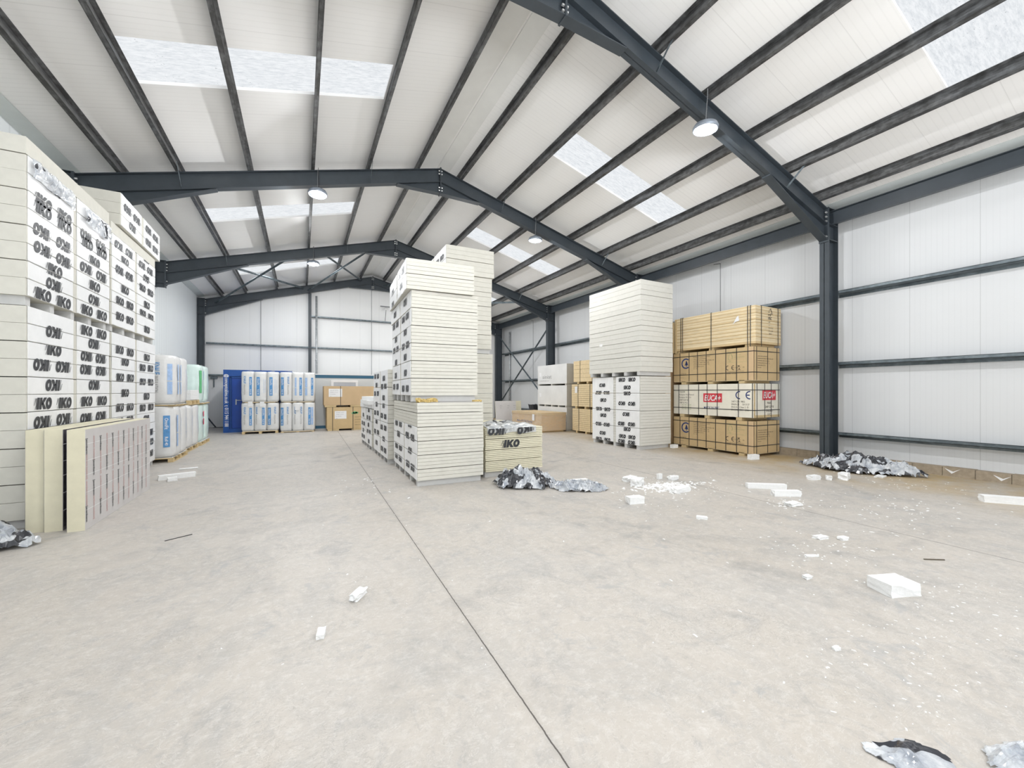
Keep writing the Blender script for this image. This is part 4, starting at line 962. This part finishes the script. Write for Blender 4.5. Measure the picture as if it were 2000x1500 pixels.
load('insulation_roll_pallet', 'pallet of white wrapped insulation rolls, lower left of the four at the back', -1.42, 19.02, 1.27, 0.92, 0, 1.215, A3([(nm, bx), (('name', -0.12, 0.7), bx), (('box', -0.12, 1.2), ('name', 0.08, 0.8))]), 'bag', '-y', seed=1, hood=False)
load('insulation_roll_pallet', 'pallet of white wrapped insulation rolls, upper left of the four at the back', -1.42, 19.02, 1.27, 0.92, 1.217, 1.215, A3([(nm, bx), (('box', -0.07, 1.2), ls), (('box', -0.06, 1.2), ('lines', 0.08, 1))]), 'bag', '-y', seed=2, pal=0.04)
load('insulation_roll_pallet', 'pallet of white wrapped insulation rolls, lower right of the four at the back', -0.12, 19.02, 1.27, 0.92, 0, 1.215, A3([(('box', -0.14, 1.1), ('name', 0.06, 0.8)), (('name', -0.1, 0.7), ('name', 0.12, 0.7)), (('box', 0.0, 1.0), ('pale', 0.10, 1.2))]), 'bag', '-y', seed=3, pal=0.06, hood=False)
load('insulation_roll_pallet', 'pallet of white wrapped insulation rolls, upper right of the four at the back', -0.12, 19.02, 1.27, 0.92, 1.217, 1.215, A3([(('box', -0.13, 1.1), ('name', 0.08, 0.8)), (('pale', -0.08, 1), ('box', 0.1, 1)), (('pale', -0.12, 1.3), ('box', 0.10, 0.9))]), 'bag', '-y', seed=4, pal=0.04)
for x, z, lb in ((-1.36, 1.16, 'square paper label between the left pair of roll pallets'), (-0.15, 1.0, 'square paper label on the lower right roll pallet at the back'), (-1.75, 1.17, 'crumpled paper slip left of the square label on the roll pallets')):
    m_ = MB(); m_.box(-0.075, 0.075, -0.003, 0, -0.1, 0.1); o = m_.build('paper_label', 'paper'); o.location = (x, 18.535, z); tag(o, lb, 'label')
# left side: three loads along the partition
def A2(a, b_): return [(0, -0.36, 0.55, 0.37, a), (0, 0.36, 0.55, 0.37, b_)]
def B1(fr, sd): return [(0, -0.34, 0.60, 0.36, fr), (0, 0.36, 0.58, 0.35, sd)]
load('insulation_roll_pallet', 'big pallet of white wrapped insulation rolls beside the second left stack, lower one', -3.23, 12.74, 1.2, 1.42, 0, 1.31, B1([('name', 0.17, 1.3), ('box', 0.45, 1.3), ('pale', -0.17, 1.1, '+x'), ('lines', 0.10, 1.2, '+x')], [('lines', 0.0, 1.2, '+x')]), 'bag', '-y', seed=5, hood=False)
load('insulation_roll_pallet', 'big pallet of white wrapped insulation rolls beside the second left stack, upper one', -3.23, 12.76, 1.2, 1.42, 1.312, 1.2, B1([('name', 0.27, 1.3), ('pale', 0.50, 1.3), ('name', 0.02, 1.1), ('pale', -0.14, 1.2, '+x'), ('pale', 0.08, 1.2, '+x')], [('lines', 0.0, 1.2, '+x')]), 'bag', '-y', seed=6, pal=0.05)
load('insulation_roll_pallet', 'plain pale wrapped roll pallet between the big white and green tinted ones', -3.25, 14.35, 1.1, 1.5, 0, 1.28, A2([('lines', 0.05, 1)], [('lines', 0.0, 1)]), 'bag', '+x', seed=7, hood=False)
t = thing('slab_pallet', 'small timber pallet with a low pile of white slabs', 'pallet', (-3.22, 14.6, 1.285), 0)
pallet(t, 1.0, 1.1, 0, 0.14)
for k_ in range(5):
    m_ = MB(); m_.box(-0.49, 0.49, -0.53, 0.53, 0.142+k_*0.055, 0.194+k_*0.055); m_.build('slab', 'eps', t)
load('insulation_roll_pallet', 'green tinted wrapped roll pallet with pink spray paint, lower one', -3.28, 15.95, 1.2, 1.4, 0, 1.27, A2([('lines', -0.1, 1), ('spray', 0.14, 1)], [('lines', 0, 1)]), 'baggreen', '+x', seed=8, hood=False)
load('insulation_roll_pallet', 'green tinted wrapped roll pallet with green print, upper one', -3.28, 15.95, 1.2, 1.4, 1.272, 1.2, A2([('green', -0.22, 1.3), ('name', 0.15, 1.1)], [('lines', 0, 1)]), 'baggreen', '+x', seed=9, pal=0.05)
# ================================================================= CONTAINER AND CABIN
t = thing('site_container', 'blue steel site container with white web address down its edge', 'container', (-1.55, 21.2, 0), 0)
cw, cy0, cy1, ch = 1.21, -1.6, 1.6, 2.53
m_ = MB(); m_.box(-cw+0.03, cw-0.03, cy0+0.1, cy1-0.02, 0.10, ch-0.05)
for k_ in range(22):
    y = cy0+0.2+k_*0.135; m_.box(-cw+0.005, -cw+0.03, y, y+0.07, 0.15, ch-0.15)
m_.build('body', 'blue', t)
for x0, x1 in ((-cw, -cw+0.20), (cw-0.16, cw)):
    m_ = MB(); m_.box(x0, x1, cy0, cy0+0.12, 0, ch); pst = m_.build('corner_post', 'blue', t)
    if x0 < 0:
        m_ = MB(); f2 = Face((-cw+0.10, cy0, 0), (1, 0, 0)); g = text2d('conceptcabins.co.uk  t: 0115 944 1188', 0.018); stamp(m_, f2, g, 0.125, 0.015, 1.22, rot=-90, wscale=1.95/(g[2]*0.125)); g = text2d('@', 0.03); stamp(m_, f2, g, 0.12, 0.015, 2.28, rot=-90, wscale=0.8)
        m_.build('lettering', 'white', pst)
        m_ = MB(); m_.lathe([(0.028, 0), (0.02, -0.012), (0, -0.014)], 10, c=(-cw+0.09, cy0-0.0, ch-0.08)); 
m_ = MB(); m_.box(-cw, cw, cy0+0.01, cy0+0.12, ch-0.26, ch); m_.build('top_rail', 'blue', t)
m_ = MB(); m_.box(-cw, cw, cy0+0.01, cy0+0.12, 0, 0.16); m_.build('bottom_rail', 'blue', t)
m_ = MB(); m_.box(-cw+0.24, -cw+0.27, cy0+0.03, cy0+0.1, 0.16, 2.24); m_.box(-cw+0.24, -cw+1.2, cy0+0.03, cy0+0.1, 2.2, 2.25); m_.build('door_frame', 'blue', t)
m_ = MB(); m_.box(-cw+0.28, -cw+1.18, cy0+0.06, cy0+0.095, 0.17, 2.19); dr = m_.build('door', 'bluedark', t)
m_ = MB(); m_.box(-cw+0.40, -cw+0.44, cy0+0.045, cy0+0.06, 1.12, 1.34); m_.tube((-cw+0.42, cy0+0.03, 1.30), (-cw+0.60, cy0+0.03, 1.29), 0.014, 8); m_.tube((-cw+0.42, cy0+0.03, 1.30), (-cw+0.42, cy0+0.06, 1.30), 0.014, 8); m_.build('door_handle', 'galvlight', dr)
t = thing('office_cabin', 'long grey portable cabin with petrol blue bands and white window', 'cabin', (2.72, 21.35, 0), 0)
hw = 3.05; y0 = -1.42
m_ = MB(); m_.box(-hw, hw, y0, 1.33, 0.02, 2.42); m_.build('body', 'cabin', t)
m_ = MB(); m_.box(-hw-0.01, hw+0.01, y0-0.012, 1.34, 2.26, 2.40); m_.build('top_band', 'petrol', t)
m_ = MB(); m_.box(-hw-0.02, hw+0.02, y0-0.03, 1.35, 2.40, 2.44); m_.build('roof_edge', 'white', t)
m_ = MB(); m_.box(-hw-0.01, hw+0.01, y0-0.012, 1.34, 0.0, 0.13); m_.build('bottom_band', 'petrol', t)
wn = MB(); a, b_ = -1.52, -0.38
for bxs in ((a, b_, 2.07, 2.17), (a, b_, 1.05, 1.13), (a, a+0.10, 1.13, 2.07), (b_-0.10, b_, 1.13, 2.07)): wn.box(bxs[0], bxs[1], y0-0.03, y0+0.01, bxs[2], bxs[3])
wf = wn.build('window_frame', 'white', t)
m_ = MB(); m_.box(a+0.1, b_-0.1, y0-0.015, y0-0.008, 1.13, 2.07); m_.build('pane', 'glass', wf)
# cardboard cartons in front of the cabin
def carton(lb, x0, z0, z1, ln, mat, spec):
    t = thing('pallet_carton', lb, 'carton', (x0+ln/2, 19.05, z0), 0, 'long cartons in front of the cabin'); h = z1-z0
    m_ = MB(); m_.box(-ln/2, ln/2, -0.55, 0.5, 0.075, h); b = m_.build('box', mat, t)
    for x in (-ln/2+0.25, 0.0, ln/2-0.3):
        m_ = MB(); m_.box(x-0.22, x+0.22, -0.54, 0.49, 0.0, 0.075); m_.build('foot', 'timber', t)
    f2 = Face((-ln/2, -0.551, 0), (1, 0, 0)); m_ = MB(); rect(m_, f2, *spec); m_.build('paper_label', 'paper', b)
    m_ = MB(); f3 = Face((-ln/2, -0.553, 0), (1, 0, 0))
    for k_ in range(4): words(m_, f3, ('DELIVERY NOTE', 'ORDER 118 / 02', 'PLYWOOD', 'UK')[k_], 0.03, spec[0]+0.05, spec[3]-0.07-0.08*k_, maxw=0.34)
    m_.build('lettering', 'inkgrey', b)
    return t, b, f3
t, b, f3 = carton('yellowish brown strapped carton with a green tree mark, lower of two by the cabin', 0.95, 0, 0.99, 2.4, 'card', (0.30, 0.76, 0.50, 0.83))
m_ = MB()
for (uc, vc, ra, rb) in ((1.10, 0.75, 0.10, 0.05), (1.03, 0.73, 0.07, 0.04), (1.17, 0.74, 0.07, 0.04)):
    m_.add([f3.p(uc+ra*math.cos(2*math.pi*k_/14), vc+rb*math.sin(2*math.pi*k_/14)) for k_ in range(14)], [tuple(range(14))])
rect(m_, f3, 1.09, 1.11, 0.66, 0.72); m_.build('green_tree_mark', 'inkgreen', b)
m_ = MB()
for k_, s in enumerate(('FAR EAST TIMBER', 'PLYWOOD PANELS', '18 MM FSC', 'MADE IN CHINA')): words(m_, f3, s, 0.03, 1.1, 0.56-0.11*k_, maxw=0.7)
m_.build('lettering', 'inkbrown', b)
for x in (-0.98, -0.18, 0.7):
    m_ = MB(); m_.box(x-0.01, x+0.01, -0.556, -0.55, 0.0, 0.992); m_.box(x-0.01, x+0.01, -0.55, 0.5, 0.988, 0.994); m_.build('strap', 'strap', t)
t, b, f3 = carton('plain tan carton with a white delivery label, upper of two by the cabin', 0.84, 1.0, 1.88, 2.5, 'card2', (0.18, 0.70, 0.43, 0.77))
m_ = MB(); m_.box(-0.62, -0.60, -0.556, -0.55, 0.0, 0.882); m_.box(-0.62, -0.60, -0.55, 0.5, 0.878, 0.884); m_.build('strap', 'strap', t)
# wall items at the far left corner
t = thing('wall_bracket', 'small grey bracket on the gable left of the blue container', 'bracket', (-3.59, 22.98, 2.2))
m_ = MB(); m_.box(-0.13, 0.13, -0.05, 0.05, 0.05, 0.16); m_.build('head', 'girt', t)
m_ = MB(); m_.tube((0, 0, 0.05), (0, 0, -0.35), 0.02, 8); m_.build('stem', 'girt', t)
mb = MB(); mb.bar((-3.95, 22.6, 0.75), (-3.45, 22.6, 0.0), 0.05, 0.05); mb.box(-3.55, -3.1, 22.56, 22.64, 0, 0.02)
tag(mb.build('prop_strut', 'steel'), 'dark diagonal prop at the foot of the far left column', 'prop')
# ================================================================= TORN FILM HEAPS
def heap(name, lb, cx, cy, rx, ry, h, seed, rotz=0, mat='film', layers=2, nx=64, ny=44, fold=0.09, ground=0.004):
    m_ = MB(); m_.smooth = False
    ca, sa = math.cos(rotz), math.sin(rotz)
    for L in range(layers):
        off = Vector((seed*7.3+L*13.1, seed*3.1, L*5.7)); base = len(m_.v); keep = {}
        sc = 1-0.12*L
        for j in range(ny+1):
            for i in range(nx+1):
                u, v = 2*i/nx-1, 2*j/ny-1; ang = math.atan2(v, u); r = math.hypot(u, v)
                edge = 0.78+0.22*noise.noise(Vector((math.cos(ang)*1.6, math.sin(ang)*1.6, 0))+off)+0.10*noise.noise(Vector((math.cos(ang)*5, math.sin(ang)*5, 3))+off)
                p = Vector((u*rx*2.6, v*ry*2.6, 0))+off
                env = max(0, 1-(r/edge)**2)**0.75
                n1 = noise.noise(p*1.5); n2 = 1-abs(noise.noise(p*3.6))*2; n3 = 1-abs(noise.noise(p*8.5))*2
                z = env*h*(0.62+0.55*n1)*sc+max(0, n2)*fold*min(1, 0.3+env)+max(0, n3)*fold*0.4*min(1, 0.35+env)
                lx = u*rx*sc+0.05*noise.noise(p*3); ly = v*ry*sc+0.05*noise.noise(p*3+Vector((9, 9, 9)))
                keep[(i, j)] = r < edge
                m_.v.append((cx+lx*ca-ly*sa, cy+lx*sa+ly*ca, max(ground, z-0.02)+ground+L*0.012))
        for j in range(ny):
            for i in range(nx):
                if keep[(i, j)] and keep[(i+1, j)] and keep[(i, j+1)] and keep[(i+1, j+1)]:
                    q = base+j*(nx+1)+i; m_.f.append([q, q+1, q+nx+2, q+nx+1]); m_.m.append(0)
    o = m_.build(name, mat, None, fix=False)
    md = o.modifiers.new('t', 'SOLIDIFY'); md.thickness = 0.002
    return tag(o, lb, 'plastic film')
heap('film_heap', 'heap of torn black and white printed film in front of the opened low stack', 3.52, 6.22, 0.74, 0.50, 0.30, 1, -0.35, fold=0.10, layers=3)
heap('film_strip', 'flat tail of torn printed film trailing right from the central heap', 4.18, 5.55, 0.62, 0.34, 0.05, 2, -0.55, 'filmclear', 2, fold=0.10)
heap('film_heap', 'wide heap of torn printed film against the right wall by the steel column', 10.35, 4.15, 1.22, 0.62, 0.34, 3, -1.25, fold=0.10, layers=3)
heap('film_heap', 'crumpled printed film at the foot of the nearest left stack', -3.12, 6.30, 0.68, 0.44, 0.24, 4, 0.3, fold=0.10, layers=3)
heap('film_sheet', 'crumpled film piece with black print at the bottom right edge of the view', 2.42, 0.78, 0.20, 0.12, 0.03, 6, -0.7, 'film', 1, fold=0.02, nx=40, ny=30)
heap('film_sheet', 'clear white film at the bottom right corner of the view', 2.88, 0.52, 0.24, 0.14, 0.05, 8, -0.5, 'filmclear', 1, fold=0.04, nx=40, ny=30)
def drape(lb, x0, x1, y0, z, seed):
    m_ = MB(); nx, ny = 40, 26; off = Vector((seed*5.1, 2, 1))
    for j in range(ny+1):
        for i in range(nx+1):
            u, v = i/nx, j/ny
            x = x0+(x1-x0)*u; y = y0-0.02+v*1.1
            zz = z+0.012+abs(noise.noise(Vector((x*3, y*3, 0))+off))*0.10*min(1, v*6)
            hang = 0.14+0.10*noise.noise(Vector((x*2.5, 0, 4))+off)
            if j < 6: y = y0-0.014-0.01*abs(noise.noise(Vector((x*6, j, 1)))); zz = z+0.012-hang*(6-j)/6
            m_.v.append((x, y, zz))
    for j in range(ny):
        for i in range(nx): q = j*(nx+1)+i; m_.f.append([q, q+1, q+nx+2, q+nx+1]); m_.m.append(0)
    m_.smooth = True
    o = m_.build('draped_film', 'filmclear', None, fix=False); tag(o, lb, 'plastic film')
drape('white and black printed film draped over the opened low stack', 3.14, 4.22, 7.03, 0.965, 3)
# film torn loose on the nearest left stack
def sidefilm(lb, y0, y1, z0, z1, seed, X=-2.925):
    m_ = MB(); nx, ny = 40, 12; off = Vector((seed*5.1, 2, 1))
    for j in range(ny+1):
        for i in range(nx+1):
            u, v = i/nx, j/ny; y = y0+(y1-y0)*u; zb = z0+0.06*noise.noise(Vector((y*3, seed, 0)))
            z = zb+(z1-zb)*v
            m_.v.append((X+0.008+abs(noise.noise(Vector((y*7, z*7, 0))+off))*0.05, y, z))
    for j in range(ny):
        for i in range(nx): q = j*(nx+1)+i; m_.f.append([q, q+1, q+nx+2, q+nx+1]); m_.m.append(0)
    tag(m_.build('torn_film', 'filmclear', None, fix=False), lb, 'plastic film')
sidefilm('shiny torn film hanging under the top board of the nearest left stack', 7.1, 8.15, 4.30, 4.52, 1)
sidefilm('shiny torn film hanging high at the far end of the nearest left stack', 8.45, 9.40, 4.22, 4.48, 2)
# ================================================================= POLYSTYRENE SCRAPS
WH = 'white foam scraps on the concrete floor'
sc = [
 ((4.36,1.50),(0.27,0.20,0.10),-0.35,0.10,'squarish white foam block lying alone at the lower right'),
 ((7.05,4.10),(0.62,0.09,0.085),-0.62,0.03,'longest white foam strip lying in front of the crates'),
 ((6.83,3.66),(0.42,0.10,0.09),-0.50,0.08,'shorter white foam bar overlapping the end of the longest strip'),
 ((9.30,1.88),(0.60,0.14,0.10),-0.9,0.05,'white foam bar cut by the right edge of the view'),
 ((4.40,4.47),(0.24,0.13,0.10),-0.2,0.10,'white foam block nearest the viewer below the crumb cluster'),
 ((5.55,4.62),(0.34,0.15,0.08),0.1,0.25,'ragged tilted foam slab at the right end of the crumb cluster'),
 ((5.28,5.30),(0.26,0.17,0.12),0.4,0.35,'rounded white foam lump at the left of the crumb cluster'),
 ((5.40,5.62),(0.26,0.14,0.08),0.2,0.4,'jagged foam fragment behind the rounded lump'),
 ((6.02,5.48),(0.11,0.05,0.10),0.1,0.12,'small upright foam cube at the back of the crumb cluster'),
 ((6.20,5.32),(0.18,0.10,0.07),0.0,0.4,'lumpy foam piece right of the upright cube'),
 ((0.41,3.46),(0.15,0.07,0.05),0.95,0.45,'white foam shard left of the floor joint'),
 ((0.12,3.03),(0.10,0.05,0.035),1.4,0.15,'small white foam stub nearest the viewer, left of the joint'),
 ((4.63,3.51),(0.13,0.06,0.035),-0.9,0.15,'thin white foam chip midway between the block and the strips'),
 ((8.56,4.10),(0.20,0.12,0.08),-0.2,0.2,'left one of three foam pieces in front of the right heap'),
 ((8.80,3.96),(0.14,0.09,0.07),0.5,0.3,'middle one of three foam pieces in front of the right heap'),
 ((9.10,3.85),(0.24,0.15,0.12),0.2,0.25,'largest of three foam pieces in front of the right heap'),
 ((6.33,3.30),(0.18,0.12,0.05),-0.3,0.5,'crushed foam fragment straddling the far floor joint'),
 ((-2.10,9.80),(0.55,0.12,0.09),0.3,0.06,'white foam bar beyond the foil faced boards'),
 ((-2.12,9.55),(0.14,0.10,0.07),0.3,0.15,'small foam block against the bar beyond the foil faced boards'),
 ((9.72,8.30),(0.20,0.12,0.10),0.0,0.06,'white foam block by the crate foot near the right stack'),
 ((9.80,6.00),(0.24,0.12,0.12),-0.25,0.06,'white foam block at the near corner of the crates'),
 ((5.20,2.42),(0.13,0.08,0.03),-0.2,0.4,'flat foam flake left of a pair right of centre'),
 ((5.37,2.28),(0.09,0.06,0.035),-0.2,0.4,'right flake of a pair right of centre'),
 ((3.99,1.96),(0.07,0.05,0.025),-0.2,0.4,'tiny foam pebble left of the lone squarish block'),
 ((3.05,1.33),(0.045,0.03,0.02),-0.2,0.4,'tiny foam pebble in the foreground right of the joint'),
 ((4.55,2.20),(0.12,0.035,0.015),-0.5,0.3,'narrow foam sliver above the tiny pebble'),
 ((-2.15,10.9),(0.30,0.12,0.015),0.2,0.3,'flat white sheet scrap near the wrapped rolls'),
 ((4.66,6.14),(0.28,0.10,0.012),-0.2,0.3,'flat white scrap between the central heap and the right stack'),
 ((4.55,5.55),(0.14,0.09,0.03),0.1,0.4,'flat white flake at the tip of the trailing film'),
 ((9.95,3.62),(0.24,0.12,0.03),0.1,0.3,'cream foam slab on the edge of the right film heap'),
]
for i, (p, sz, rz_, ro, lb) in enumerate(sc):
    lump('foam_scrap', lb, 'foam scrap', (p[0], p[1], 0.0), sz, rz_, 'eps', 100+i, ro, WH, cuts=2 if max(sz) < 0.1 else 3)
mb = MB(); mb.bar((5.44, 1.64, 0.006), (5.60, 1.54, 0.006), 0.010, 0.008); tag(mb.build('wood_splinter', 'inkbrown'), 'dark wood splinter on the floor right of the squarish block', 'splinter')
mb = MB(); mb.bar((-1.34, 5.74, 0.004), (-1.12, 5.86, 0.004), 0.012, 0.005); tag(mb.build('strap_offcut', 'strap'), 'short dark strap offcut on the floor right of the foil boards', 'strap')
# crumbs nobody could count
mb = MB(); r = random.Random(5)
def crumb(x, y, s_):
    a = r.uniform(0, 6.28); el = r.uniform(0.5, 2.4); ca, sa = math.cos(a), math.sin(a)
    pts = [(-1, -.6, 0), (1, -.7, 0), (.9, .6, 0), (-.8, .7, 0), (r.uniform(-.4, .4), r.uniform(-.3, .3), r.uniform(.5, 1.0))]
    mb.add([(x+(px*el*ca-py*sa)*s_, y+(px*el*sa+py*ca)*s_, pz*s_*0.8) for px, py, pz in pts], [(0,1,4), (1,2,4), (2,3,4), (3,0,4), (0,3,2,1)])
for cx, cy, sx, sy, n, s0, s1 in ((5.65, 5.0, 0.55, 0.28, 240, 0.006, 0.03), (5.6, 4.9, 1.1, 0.7, 130, 0.004, 0.014), (6.3, 3.4, 0.3, 0.2, 60, 0.005, 0.015), (7.4, 2.5, 0.8, 0.7, 60, 0.005, 0.014),
                              (4.8, 2.2, 0.8, 0.5, 60, 0.004, 0.012), (3.3, 1.1, 0.8, 0.4, 110, 0.002, 0.007), (4.6, 1.2, 0.6, 0.35, 50, 0.003, 0.008), (1.2, 7.6, 0.5, 1.2, 30, 0.006, 0.018), (5, 4, 3.5, 2.5, 160, 0.003, 0.010), (0.5, 3.5, 2.0, 1.5, 30, 0.002, 0.006), (9.5, 3.2, 0.9, 1.0, 60, 0.004, 0.012)):
    for _ in range(n):
        x, y = r.gauss(cx, sx*0.6), r.gauss(cy, sy*0.6)
        if x < 10.9 and y > 0.3 and not (x > 1.5 and 6.6 < y < 14 and x < 5): crumb(x, y, r.uniform(s0, s1))
tag(mb.build('foam_crumbs', 'eps'), 'white foam crumbs scattered over the concrete floor', 'crumbs', None, 'stuff')
